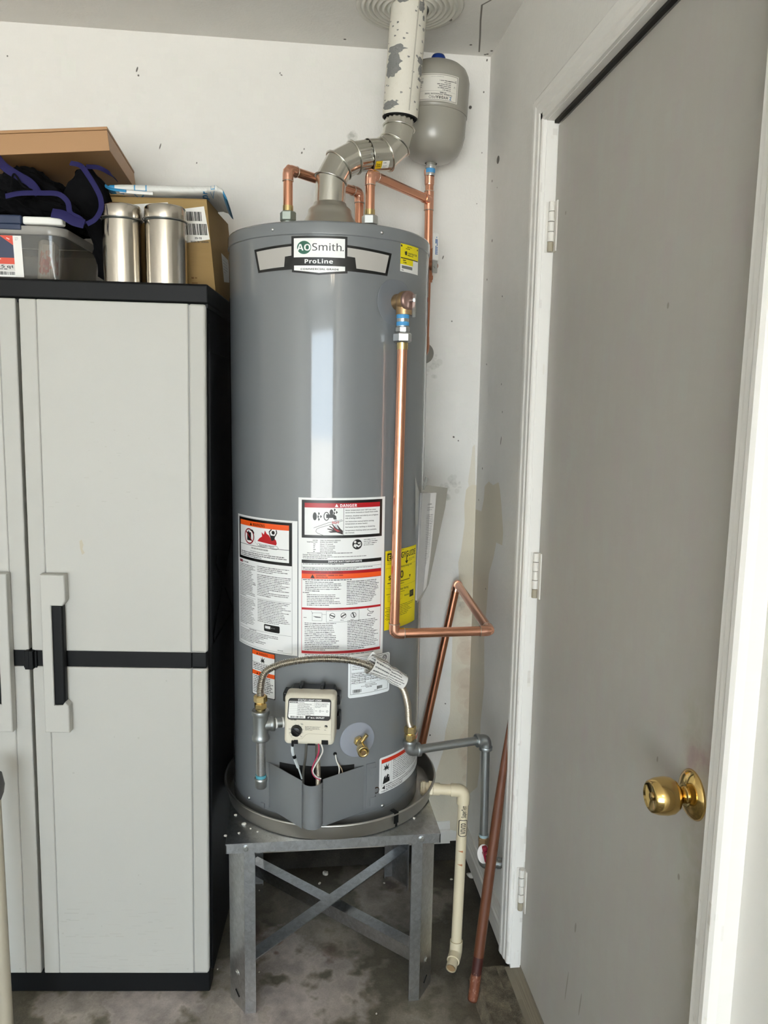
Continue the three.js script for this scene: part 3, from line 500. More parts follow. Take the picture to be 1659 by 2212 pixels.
    let yy = 116; for (const s of W) { if (s) { x.font = 'bold 15px sans-serif'; x.fillStyle = '#222'; x.fillText(s, 420, yy, 330); yy += 21; } else yy += 9; }
    txt(x, 'WATER', 130, 388, 14, '#333'); txt(x, 'TIME TO PRODUCE SERIOUS', 196, 388, 14, '#333'); txt(x, 'TEMPERATURE', 76, 404, 14, '#333'); txt(x, 'BURNS ON ADULT SKIN', 196, 404, 14, '#333');
    ['About 1/2 second', 'About 1 1/2 seconds', 'Less than 5 seconds', 'About 30 seconds', 'More than 5 minutes'].forEach((s, i) => { txt(x, s, 196, 422 + i * 17, 14, '#333'); greek(x, 136, 413 + i * 17, 34, 1, 10, 8, 70 + i); });
    disc(x, 534, 424, 46, '#111'); disc(x, 514, 402, 12, paper); poly(x, [[498, 440], [506, 420], [530, 424], [548, 436], [572, 416], [568, 438], [548, 452], [524, 440], [524, 456]], paper); poly(x, [[534, 408], [560, 402], [572, 414], [548, 424]], paper);
    greek(x, 596, 380, 150, 4, 17, 7, 80, '#555'); greek(x, 80, 496, 650, 1, 14, 7, 81); txt(x, 'Install Thermostatic Mixing Valves', 40, 522, 16, '#222', { stretch: 264 }); greek(x, 40, 530, 720, 2, 14, 6.5, 82);
    x.fillStyle = '#0d0d0d'; x.fillRect(30, 562, 752, 30); txt(x, 'IMPORTANT/IMPORTANTE', 270, 585, 25, '#f2f2f2', { stretch: 312 });
    x.strokeStyle = '#555'; x.lineWidth = 2; x.strokeRect(31, 592, 750, 68); x.fillStyle = '#555'; x.fillRect(30, 626, 752, 2); greek(x, 40, 598, 640, 1, 12, 7, 83); greek(x, 40, 634, 730, 2, 13, 6.5, 84);
    x.fillStyle = red; x.fillRect(30, 662, 752, 28); greek(x, 150, 668, 520, 1, 20, 15, 85, '#7a0c14'); x.fillStyle = org; x.fillRect(30, 690, 752, 44); tri(x, 130, 714, 20, '#1c0d08'); txt(x, 'WARNING:', 160, 710, 19, '#5c1408'); greek(x, 270, 698, 430, 1, 16, 10, 86, '#7d2408'); greek(x, 160, 717, 340, 1, 16, 9, 87, '#7d2408');
    x.strokeStyle = red; x.lineWidth = 3; x.strokeRect(31, 734, 750, 700);
    greek(x, 40, 742, 700, 1, 14, 9, 88, '#222');
    greek(x, 64, 762, 330, 6, 16.5, 7.5, 89); greek(x, 40, 862, 200, 1, 14, 8, 90); greek(x, 78, 880, 310, 7, 16, 7, 91); greek(x, 440, 760, 325, 14, 16.2, 7.2, 92);
    x.fillStyle = red; x.fillRect(30, 1004, 752, 20); greek(x, 280, 1008, 330, 1, 12, 10, 93, '#7a0c14');
    x.strokeStyle = '#444'; x.lineWidth = 2; x.strokeRect(256, 1032, 304, 104); x.strokeRect(128, 1050, 88, 74); greek(x, 50, 1094, 64, 1, 10, 6, 94); line(x, [[120, 1034], [134, 1060]], '#444', 2); line(x, [[216, 1064], [256, 1064]], '#444', 2); poly(x, [[134, 1082], [206, 1088], [206, 1096], [160, 1094]], '#444');
    for (const [cx, an] of [[310, .4], [412, 2.6], [506, 1.2]]) { disc(x, cx, 1078, 24, '#e8e8e6', '#222', 4); line(x, [[cx - 22 * Math.cos(an), 1078 - 22 * Math.sin(an)], [cx + 22 * Math.cos(an), 1078 + 22 * Math.sin(an)]], '#222', 10); for (let k = 0; k < 6; k++) x.fillRect(cx + 34 * Math.cos(k + an) - 4, 1078 + 34 * Math.sin(k + an) - 2, 8, 4); greek(x, cx - 28, 1118, 56, 1, 8, 5, 95); }
    line(x, [[640, 1036], [672, 1064], [706, 1062], [690, 1078], [648, 1076], [640, 1094], [676, 1100]], '#333', 4); greek(x, 640, 1028, 50, 1, 8, 5, 96);
    greek(x, 58, 1146, 335, 16, 16.6, 7.2, 97); greek(x, 450, 1128, 312, 17, 16.4, 7.2, 98);
    x.fillStyle = red; x.fillRect(30, 1410, 752, 22); greek(x, 220, 1415, 340, 1, 12, 10, 99, '#7a0c14'); greek(x, 60, 1442, 690, 2, 16, 8, 100);
  });
  part('instruction_label', wrap(-18.6, 29.8, .873, 1.243), sticker(mid), heater, 'white operating label with red danger panel at its top');
  const eg = canvasTex(492, 780, (x, w, h) => {
    x.fillStyle = '#ecd80e'; x.fillRect(0, 0, w, h); const k = '#14120a';
    greek(x, 30, 10, 400, 1, 10, 5, 1, '#5d560c'); x.fillStyle = k; x.fillRect(24, 24, 66, 74); txt(x, 'E', 30, 92, 74, '#ecd80e', { stretch: 40 }); txt(x, 'NERGYGUIDE', 84, 92, 80, k, { stretch: 392 });
    x.fillStyle = k; x.fillRect(292, 80, 14, 60); poly(x, [[272, 130], [326, 130], [299, 162]], k); greek(x, 24, 108, 160, 3, 11, 5, 2, '#4c470c'); greek(x, 330, 112, 140, 3, 11, 5, 3, '#4c470c');
    txt(x, 'Estimated Yearly Energy Cost', 96, 186, 24, k, { stretch: 300 }); txt(x, '$', 40, 290, 64, k); txt(x, '0', 196, 290, 100, k); x.fillStyle = k; x.fillRect(30, 316, 330, 7); poly(x, [[350, 280], [378, 280], [364, 312]], k); greek(x, 60, 340, 300, 1, 10, 8, 4, '#4c470c');
    x.strokeStyle = '#8d830f'; x.lineWidth = 2; x.strokeRect(12, 170, 466, 200); txt(x, 'First Hour Rating', 130, 410, 30, k, { stretch: 210 }); greek(x, 20, 424, 440, 1, 12, 8, 5, '#4c470c');
    x.fillStyle = k; x.fillRect(366, 446, 84, 66); greek(x, 384, 466, 50, 2, 16, 8, 6, '#b8ab20'); txt(x, 'Medium', 270, 484, 22, k); x.strokeRect(40, 452, 190, 48); greek(x, 24, 556, 430, 8, 17, 7, 7, '#4c470c', .6); for (let i = 0; i < 4; i++) disc(x, 16, 560 + i * 36, 4, k);
  });
  part('energy_label', wrap(30.7, 60, .926, 1.115), sticker(eg, .45), heater, 'yellow energy guide label behind the copper pipe');
  const warn = canvasTex(300, 450, (x, w, h) => {
    x.fillStyle = '#111'; x.beginPath(); x.roundRect(0, 0, w, h, 14); x.fill(); x.fillStyle = paper; x.beginPath(); x.roundRect(7, 7, w - 14, h - 14, 10); x.fill();
    for (const y of [8, 205]) { x.fillStyle = org; x.fillRect(7, y, w - 14, 42); tri(x, 78, y + 24, 12, '#2a1008'); txt(x, 'WARNING', 98, y + 34, 32, '#6d1a08', { stretch: 118 }); }
    spark(x, 150, 88, 34); x.fillStyle = '#222'; x.fillRect(7, 122, w - 14, 3); greek(x, 18, 132, 260, 4, 17, 10, 21); greek(x, 18, 256, 264, 10, 17.5, 10, 22);
  });
  part('caution_label', wrap(-50.4, -32.7, .762, .8735), sticker(warn), heater, 'narrow white label with two orange warning bars');
  const rate = canvasTex(450, 400, (x, w, h) => {
    x.clearRect(0, 0, w, h); x.fillStyle = '#eef1f2'; x.beginPath(); x.roundRect(0, 0, w, h, 24); x.fill(); x.strokeStyle = '#444'; x.lineWidth = 2.5; x.strokeRect(24, 16, 404, 350);
    disc(x, 386, 46, 22, null, '#222', 7); txt(x, 'SP', 370, 57, 28, '#222'); greek(x, 40, 30, 300, 6, 17, 7, 31, '#555', .5);
    for (const y of [150, 190, 226, 262]) { x.fillStyle = '#555'; x.fillRect(26, y, 330, 1.6); } for (const a of [110, 170, 230, 300]) x.fillRect(a, 190, 1.6, 72); greek(x, 34, 158, 310, 6, 18, 8, 32, '#555', .5);
    txt(x, 'BUILT TO ANSI/NSF', 170, 284, 12, '#555'); txt(x, 'A. O. SMITH CORPORATION', 130, 300, 13, '#444'); greek(x, 180, 306, 120, 1, 12, 8, 33, '#555'); bars(x, 46, 320, 90, 30, 5); bars(x, 300, 318, 62, 30, 6); greek(x, 46, 354, 130, 1, 8, 5, 34); greek(x, 270, 352, 140, 1, 8, 5, 35);
  });
  part('rating_label', wrap(8.9, 35.2, .775, .872), sticker(rate, .3, { transparent: true, alphaTest: .5 }), heater, 'white rating plate behind the gas hose tag');
  const flam = canvasTex(860, 420, (x, w, h) => {
    x.clearRect(0, 0, w, h); x.fillStyle = paper; x.beginPath(); x.roundRect(0, 0, w, h, 22); x.fill(); x.fillStyle = '#d8361a'; x.fillRect(26, 26, w - 30, 46);
    x.strokeStyle = '#555'; x.lineWidth = 2; x.strokeRect(26, 72, 126, 262); spark(x, 90, 130, 46); poly(x, [[44, 318], [60, 240], [80, 222], [78, 262], [104, 214], [128, 236], [134, 306]], '#111'); disc(x, 118, 246, 8, '#eee');
    tri(x, 58, 372, 0.1, '#111'); poly(x, [[34, 362], [72, 338], [72, 386]], '#111'); greek(x, 176, 80, 640, 11, 22, 9, 61, '#333', .9); greek(x, 86, 336, 720, 3, 22, 9, 62, '#333', .9); greek(x, 30, 398, 760, 1, 16, 9, 63, '#333');
  });
  part('fire_label', wrap(29, 80, .52, .6115, .0006, 24), sticker(flam, .35, { transparent: true, alphaTest: .5 }), heater, 'white label with red stripe and black flame symbols');
  const yel = canvasTex(272, 240, (x, w, h) => {
    x.fillStyle = '#eceae6'; x.fillRect(0, 0, w, h); x.fillStyle = '#ead90c'; x.fillRect(0, 0, w, 118); greek(x, 92, 16, 110, 1, 12, 9, 71, '#2a270a'); greek(x, 70, 32, 150, 1, 12, 9, 72, '#2a270a'); disc(x, 14, 18, 10, '#222'); disc(x, 256, 22, 8, '#222');
    poly(x, [[56, 64], [88, 56], [88, 92], [62, 92]], '#15140a'); txt(x, 'CONTRACTOR', 96, 82, 24, '#15140a', { stretch: 150 }); greek(x, 96, 88, 150, 1, 10, 9, 73, '#15140a'); x.fillStyle = '#222'; x.fillRect(6, 118, 260, 8); x.fillStyle = '#ead90c'; x.fillRect(0, 126, 182, 50); greek(x, 34, 136, 120, 1, 12, 9, 74, '#2a270a'); greek(x, 40, 154, 110, 1, 12, 9, 75, '#2a270a');
    x.fillStyle = '#777'; x.fillRect(20, 186, 152, 26); greek(x, 16, 224, 60, 1, 10, 7, 76);
  });
  part('dealer_sticker', wrap(37.6, 53.8, 1.7435, 1.803, .0007, 8), sticker(yel, .45), heater, 'small yellow and white sticker under the lid');
  const sideT = canvasTex(300, 640, (x, w, h) => { x.fillStyle = '#e4e2de'; x.fillRect(0, 0, w, h); greek(x, 20, 20, 250, 16, 18, 9, 77, '#777'); x.fillStyle = '#c2514a'; x.fillRect(0, 320, w, 50); greek(x, 20, 390, 250, 6, 18, 9, 78, '#888'); });
  part('side_sticker', wrap(76, 100, 1.64, 1.775, .0007, 10), sticker(sideT, .45), heater, 'white sticker with red band on the tank side');
}
// ---- gas control valve (faces out at -12 degrees)
{
  const A = -9.2, put = g => around(g, A), X0 = -.053, Y = .765, ZF = HR + .108;
  const g = new RoundedBoxGeometry(.112, .108, .064, 4, .010), p = g.attributes.position;
  for (let i = 0; i < p.count; i++) { const y = p.getY(i), z = p.getZ(i); if (y > .012 && z > 0) p.setZ(i, z - (y - .012) * .5); if (y < 0) p.setX(i, p.getX(i) * (1 + y * .45)); }
  g.computeVertexNormals();
  const cv = part('gas_valve', put(g.translate(0, Y, HR + .072)), M.cream, heater, 'cream plastic gas control box');
  part('bracket', [put(box(-.05, .05, Y - .035, Y + .051, HR + .004, HR + .046, .006)), put(box(.05, .062, Y + .018, Y + .04, HR + .01, HR + .05, .003)), put(box(.05, .062, Y - .04, Y - .006, HR + .01, HR + .05, .003)), put(box(.048, .056, Y - .012, Y + .03, HR + .012, HR + .052, .002)), put(box(-.066, -.05, Y + .022, Y + .044, HR + .014, HR + .05, .003)), put(box(-.03, -.022, Y + .05, Y + .062, HR + .02, HR + .05, .002)), put(box(.018, .026, Y + .05, Y + .062, HR + .02, HR + .05, .002)), put(rod(V(-.01, Y - .005, HR - .003), V(-.01, Y - .005, HR + .02), .026, 32))], M.blackGloss, cv, 'black plastic backing bracket');
  const statTex = canvasTex(680, 330, (x, w, h) => {
    x.clearRect(0, 0, w, h); x.fillStyle = '#0f0f0f'; x.beginPath(); x.roundRect(0, 0, w, h, 46); x.fill(); x.fillStyle = '#e9e9e6'; x.beginPath(); x.moveTo(16, 46); x.lineTo(w - 16, 46); x.lineTo(w - 16, 262); x.lineTo(286, 262); x.lineTo(286, 306); x.lineTo(30, 306); x.lineTo(14, 280); x.closePath(); x.fill();
    txt(x, 'STATUS LIGHT CODE', 152, 38, 36, '#f2f2f2', { stretch: 376 }); txt(x, '4" w.c. OUTLET', 320, 304, 36, '#f2f2f2', { stretch: 266 });
    x.fillStyle = '#111'; x.fillRect(24, 52, 124, 22); txt(x, 'FLASHES', 34, 71, 20, '#eee', { stretch: 104 }); txt(x, 'STATUS', 160, 71, 20, '#111', { stretch: 96 });
    x.fillStyle = '#666'; x.fillRect(150, 48, 2, 214); x.fillRect(416, 48, 2, 214); for (let i = 1; i < 8; i++) x.fillRect(18, 50 + i * 27, 398, 2);
    ['Control Off/Pilot Out', 'Normal Operation', 'Thermopile Voltage Low', 'High Temperature Shutdown', 'Temperature Sensor Failure', 'Gas Control & Valve Failure', 'Flame Sensor Failure'].forEach((s, i) => txt(x, s, 158, 96 + i * 27, 19, '#222', { stretch: 90 + s.length * 6 }));
    greek(x, 430, 62, 220, 5, 17, 8, 15, '#555'); greek(x, 436, 182, 54, 1, 10, 9, 16); disc(x, 512, 188, 13, null, '#444', 5); disc(x, 622, 188, 13, null, '#444', 5); greek(x, 540, 184, 60, 1, 10, 8, 17); bars(x, 50, 272, 200, 28, 3);
  });
  { const s = new THREE.PlaneGeometry(.094, .0455); s.rotateX(-.463); s.translate(0, Y + .0265, HR + .1043 - .0068 + .0008); part('status_label', put(s), sticker(statTex, .35, { transparent: true, alphaTest: .5 }), cv, 'black framed status light code label'); }
  const dialTex = canvasTex(680, 380, (x, w, h) => {
    x.fillStyle = '#d9d2c0'; x.fillRect(0, 0, w, h); greek(x, 40, 10, 190, 2, 18, 11, 18, '#4a463c'); const c = [140, 200];
    for (let k = 0; k < 11; k++) { const a = -2.5 + k * .56 - 1.0; line(x, [[c[0] + 92 * Math.cos(a), c[1] + 92 * Math.sin(a)], [c[0] + 106 * Math.cos(a), c[1] + 106 * Math.sin(a)]], '#333', 4); }
    txt(x, 'VERY', 196, 96, 16, '#333'); txt(x, 'HOT', 206, 112, 18, '#222'); txt(x, 'HOT', 10, 190, 16, '#333'); txt(x, 'LOW', 14, 252, 16, '#333'); txt(x, 'VAC', 50, 302, 16, '#333'); txt(x, 'PILOT', 114, 316, 16, '#333'); txt(x, 'OFF', 196, 312, 16, '#333');
    greek(x, 268, 132, 250, 5, 14, 8, 19, '#5c574c'); disc(x, 600, 128, 28, '#b7ae98'); x.fillStyle = '#15130f'; x.beginPath(); x.ellipse(600, 122, 24, 20, 0, Math.PI, 7); x.fill(); greek(x, 572, 180, 56, 1, 10, 9, 20, '#5c574c');
    line(x, [[20, 260], [60, 330], [140, 350], [220, 340], [280, 270], [330, 252], [676, 258]], '#a9a08b', 5);
  });
  { const s = new THREE.PlaneGeometry(.094, .0525); s.translate(.0015, Y - .0180, HR + .1043); part('dial_print', put(s), sticker(dialTex, .45), cv); }
  const kc = V(-.0268, Y - .0194, HR + .104);
  const kb = part('dial', put(lathe([[0, .012], [.0095, .012], [.0108, .010], [.0112, .003], [.0125, .001], [.0125, 0]], kc, V(0, 0, 1), 36)), M.blackGloss, cv, 'black temperature dial');
  part('dial_grip', put(box(-.0026, .0026, -.0095, .0095, 0, .004, .001).rotateZ(.9).translate(kc.x, kc.y, kc.z + .011)), M.blackGloss, kb);
  part('socket', [put(box(-.033, -.0235, Y - .0515, Y - .0415, HR + .095, HR + .1048, .001)), put(box(.0275, .0425, Y - .0505, Y - .040, HR + .095, HR + .1048, .001)), put(box(-.003, .014, Y - .054, Y - .05, HR + .08, HR + .103))], M.blackGloss, cv);
  // burner tube, pilot tube, wires
    const W = (list) => smooth(list.map(([u, v, z]) => pz(u, v, z)), 60);
  part('burner_tube', ribbed(sweep(smooth([[686, 1606, .628], [686, 1640, .626], [687, 1665, .618], [687, 1700, .606]].map(([u, v, z]) => pz(u, v, z)), 260), s => .0048 + (s > .03 ? Math.sin(s * 2100) * .0009 : .0003), 14)), M.flex, cv);
  part('pilot_tube', sweep(W([[662, 1606, .63], [660, 1636, .626], [656, 1662, .612], [655, 1695, .60]]), .0028, 10), mat('#8b8b86', .35, .9), cv);
  part('sensor_lead', sweep(W([[632, 1600, .648], [632, 1622, .646], [637, 1640, .638], [645, 1660, .626], [652, 1682, .61]]), s => s > .012 && s < .078 ? .0036 : .0018, 12), mat('#c5ccce', .4), cv, 'pale sleeved sensor lead');
  part('lead_plug', sweep([pz(632, 1600, .649), pz(632, 1614, .648)], .0026, 10), M.black, cv); part('lead_band', sweep([pz(634.5, 1631, .6435), pz(636.5, 1637, .641)], .0041, 10), M.black, cv);
  part('red_wire', sweep(W([[688, 1604, .65], [689, 1622, .648], [684, 1637, .643], [677, 1652, .637], [674, 1665, .63], [679, 1677, .624], [691, 1684, .617]]), .0016, 8), mat('#b8385a', .5), cv, 'red wire');
  part('white_wire', sweep(W([[693, 1604, .65], [697, 1622, .649], [690, 1638, .645], [681, 1653, .639], [676, 1666, .632], [682, 1677, .625], [693, 1682, .618]]), .0016, 8), mat('#e6e3dc', .5), cv, 'white wire');
  const a2 = 2.2, w0 = onTank(a2, .640, HR + .001), w1 = onTank(a2 + .3, .630, HR + .008), w2 = onTank(a2 + 1.8, .612, HR + .012), w3 = onTank(a2 + 1.0, .595, HR + .022), w4 = onTank(a2 - .4, .588, HR + .024);
  part('igniter_wire', sweep(smooth([w0, w1, w2, w3, w4], 30), .0015, 8), mat('#e6e3dc', .5), cv);
  part('igniter_wire', sweep(smooth([w0, onTank(a2 + .5, .628, HR + .008), onTank(a2 + 3.2, .608, HR + .01), onTank(a2 + 4, .59, HR + .01)], 30), .0012, 8), mat('#b59c82', .5), cv);
  part('wire_hole', lathe([[0, .0006], [.0045, .0006]], onTank(a2 - .2, .642), outDir(a2 - .2), 16), M.hole, cv);
}
// ---- hot and cold nipples with hex unions on the lid
for (const x of [-.559, -.3625]) {
  const n = part('union_nut', [hex(V(x, 1.879, .31), UPV, .0195, .0235, .3), rod(V(x, 1.83, .31), V(x, 1.88, .31), .0145, 20)], x < -.5 ? mat('#a9b1a8', .4, .85) : M.zinc, heater, 'zinc hex union nut');
  part('brass_adapter', [rod(V(x, 1.9022, .31), V(x, 1.9155, .31), .0125, 24)], M.brass, n);
}

// ================================================================ COPPER LINES
const CR = .0113;
function run(parent, pts, { r = CR, pipeMat = M.copper, fitMat = M.copperFit, fit = .026, bend = .016, name = 'pipe', fitK = 1.13, bands = true, skipStart = 0 } = {}) {
  for (let i = 0; i < pts.length - 1; i++) part(name, rod(pts[i], pts[i + 1], r, 28), pipeMat, parent);
  for (let i = 1; i < pts.length - 1; i++) {
    const a = pts[i].clone().addScaledVector(pts[i - 1].clone().sub(pts[i]).normalize(), fit), b = pts[i].clone().addScaledVector(pts[i + 1].clone().sub(pts[i]).normalize(), fit);
    const e = part('elbow', sweep(roundPath([a, pts[i], b], bend, 10), r * fitK, 28), fitMat, parent);
    if (bands) for (const [p, q] of [[a, pts[i]], [b, pts[i]]]) part('solder_ring', ring(p, q.clone().sub(p).normalize(), r * fitK * .985, .0009, 28), M.solder, e);
  }
}
{
  const y = 1.998, a = V(-.559, 1.905, .31), b = V(-.559, y, .31), c = V(-.374, y, .138), d = V(-.372, 1.30, .138), e = V(-.372, 1.3, .0);
  const o = thing('hot_water_line', 'copper hot water pipe looping behind the flue on the heater top', 'pipe', [b.x, 1.905, b.z]);
  run(o, [a, b, c, d]); part('wall_stub', rod(d, e, CR, 24), M.copper, o);
}
const TEE = V(-.1805, 2.0, .092);
{
  const a = V(-.3625, 1.905, .31), b = V(-.3625, 1.998, .31);
  const o = thing('cold_water_line', 'copper cold water pipe from the heater top to the expansion tank riser', 'pipe', [a.x, 1.905, a.z]);
  run(o, [a, b, TEE]);
  const top = V(-.1805, 2.072, .092), low = V(-.1795, 1.872, .092);
  part('riser', rod(low, top, CR, 28), M.copper, o);
  const tee = part('tee', [rod(TEE.clone().add(V(0, -.027, 0)), TEE.clone().add(V(0, .022, 0)), CR * 1.13, 28), rod(TEE, TEE.clone().lerp(b, .1), CR * 1.12, 28)], M.copperFit, o);
  for (const dy of [-.027, .022]) part('solder_ring', ring(TEE.clone().add(V(0, dy, 0)), UPV, CR * 1.12, .0009, 28), M.solder, tee);
  part('coupling', lathe([[CR * 1.05, -.034], [CR * 1.15, -.030], [CR * 1.15, -.012], [CR * 1.32, -.006], [CR * 1.32, .004], [CR * 1.15, .006]], top, UPV, 28), M.copperFit, o);
  part('lower_pipe', rod(V(-.1735, 1.62, .055), V(-.1765, 1.79, .08), .0085, 20), M.copperDark, o, 'dark copper pipe below the shutoff');
  part('wall_elbow', sweep(smooth([V(-.1735, 1.64, .056), V(-.171, 1.61, .045), V(-.170, 1.598, .02), V(-.170, 1.596, .001)], 20), .0095, 18), M.copperDark, o);
  part('wall_flange', lathe([[.0, .006], [.014, .006], [.027, .002], [.03, 0]], V(-.170, 1.598, .0005), V(0, 0, 1), 36), mat('#8d8a84', .4, .6), o);
  const v = part('shutoff_valve', [rod(V(-.1768, 1.785, .082), V(-.179, 1.875, .09), .0125, 24), hex(V(-.1770, 1.79, .083), UPV, .0150, .014), hex(V(-.178, 1.838, .087), UPV, .0150, .014), lathe([[.0, .02], [.0085, .02], [.0105, 0]], V(-.1705, 1.825, .097), V(.45, 0, .9), 24)], M.copperDark, o, 'dark brass ball valve');
  const hg = new RoundedBoxGeometry(.018, .072, .006, 2, .003).rotateY(.42).translate(-.1645, 1.873, .122);
  const lever = part('lever', hg, M.white, v, 'white lever with blue print');
  part('lever_base', [box(-.0075, .0075, 1.805, 1.842, -.002, .002).rotateY(.42).translate(-.1655, 0, .1205), hex(V(-.165, 1.822, .121), V(.42, 0, .9), .006, .005)], M.zinc, v);
  const lt = canvasTex(90, 320, (x, w, h) => { x.fillStyle = '#e8e6e1'; x.fillRect(0, 0, w, h); x.fillStyle = '#2d5f9e'; x.fillRect(28, 150, 16, 120); x.fillRect(54, 60, 14, 90); x.fillRect(26, 60, 20, 60); for (let i = 0; i < 5; i++) x.fillRect(52, 165 + i * 22, 20, 14); poly(x, [[48, 24], [60, 44], [36, 44]], '#2d5f9e'); });
  { const g = new THREE.PlaneGeometry(.0145, .062).rotateY(.42).translate(-.1645 + .0033 * .41, 1.873, .122 + .0033 * .92); part('lever_print', g, sticker(lt, .4), v); }
}
// ================================================================ EXPANSION TANK
{
  const base = V(-.180, 2.066, .098), dir = V(.050, 1, .004).normalize();
  const o = thing('expansion_tank', 'grey potable expansion tank with upside-down label above the copper riser', 'tank', [base.x, base.y, base.z]);
  const R = .0855, paint = mat('#98948a', .38, 0, { clearcoat: .5, clearcoatRoughness: .18 });
  part('lower_shell', lathe([[.016, .026], [.03, .028], [.054, .036], [.072, .052], [.081, .072], [R, .095], [R, .143], [R - .001, .1445]], base, dir, 72), paint, o);
  part('upper_shell', lathe([[R - .001, .1435], [R + .0016, .145], [R + .0022, .150], [R + .0016, .228], [R - .002, .242], [.077, .255], [.065, .265], [.048, .2725], [.025, .277], [0, .278]], base, dir, 72), paint, o);
  part('seam_ridge', ring(base.clone().addScaledVector(dir, .1435), dir, R + .0006, .0016, 72), paint, o);
  part('valve_cap', lathe([[.0185, .270], [.0185, .292], [.0155, .297], [0, .299]], base, dir, 36), mat('#16357f', .4), o, 'blue plastic cap');
  part('neck', [lathe([[.0125, .008], [.0135, .026], [.018, .034]], base, dir, 28)], mat('#8b897f', .4), o);
  part('thread_tape', [lathe([[.0125, .001], [.0130, .004], [.0130, .011], [.0125, .013]], base, dir, 28)], M.tape, o);
  part('steel_nipple', [lathe([[.0122, -.006], [.0126, -.004], [.0126, .001]], base, dir, 28), lathe([[.0128, .013], [.0132, .014], [.0132, .022], [.0125, .023]], base, dir, 28)], M.zinc, o);
  const lt = canvasTex(720, 440, (x, w, h) => {
    x.fillStyle = '#ddd9d0'; x.fillRect(0, 0, w, h); x.translate(w, h); x.rotate(Math.PI); x.strokeStyle = '#333'; x.lineWidth = 3; x.strokeRect(16, 14, w - 32, h - 28); x.strokeRect(22, 20, w - 44, h - 40);
    txt(x, 'HYDRA', 160, 84, 66, '#1a1a1a', { stretch: 190 }); txt(x, 'PRO', 352, 84, 66, '#333', { bold: false, stretch: 108 }); poly(x, [[104, 34], [146, 34], [120, 62], [146, 84], [100, 84], [124, 60]], '#2f6296'); txt(x, 'THERMAL EXPANSION TANK', 96, 122, 34, '#1a1a1a', { stretch: 430 }); greek(x, 196, 132, 220, 1, 16, 14, 139, '#333');
    x.fillStyle = '#555'; x.fillRect(40, 158, 560, 2); for (let i = 0; i < 6; i++) greek(x, 130, 176 + i * 30, 330, 1, 20, 13, 140 + i, '#2c2c2c');
    greek(x, 36, 330, 150, 1, 16, 12, 41); greek(x, 36, 352, 70, 1, 10, 8, 42); bars(x, 560, 280, 90, 44, 9); greek(x, 580, 218, 70, 2, 34, 12, 43); greek(x, 560, 340, 100, 3, 12, 6, 44, '#777'); greek(x, 250, 386, 200, 2, 10, 5, 45, '#888'); line(x, [[52, 236], [64, 268], [78, 240]], '#555', 4);
  });
  // label wraps the front of the upper shell
  const g = new THREE.PlaneGeometry(1, 1, 24, 1), p = g.attributes.position, nn = g.attributes.normal, uv = g.attributes.uv, qq = new THREE.Quaternion().setFromUnitVectors(UPV, dir);
  for (let i = 0; i < p.count; i++) { const a = -.86 + uv.getX(i) * 1.38, n = V(Math.sin(a), 0, Math.cos(a)), q = n.clone().multiplyScalar(R + .0030).add(V(0, .153 + .065 * uv.getY(i), 0)).applyQuaternion(qq).add(base); n.applyQuaternion(qq); p.setXYZ(i, q.x, q.y, q.z); nn.setXYZ(i, n.x, n.y, n.z); }
  part('tank_label', g, sticker(lt, .45), o, 'upside-down white label');
}
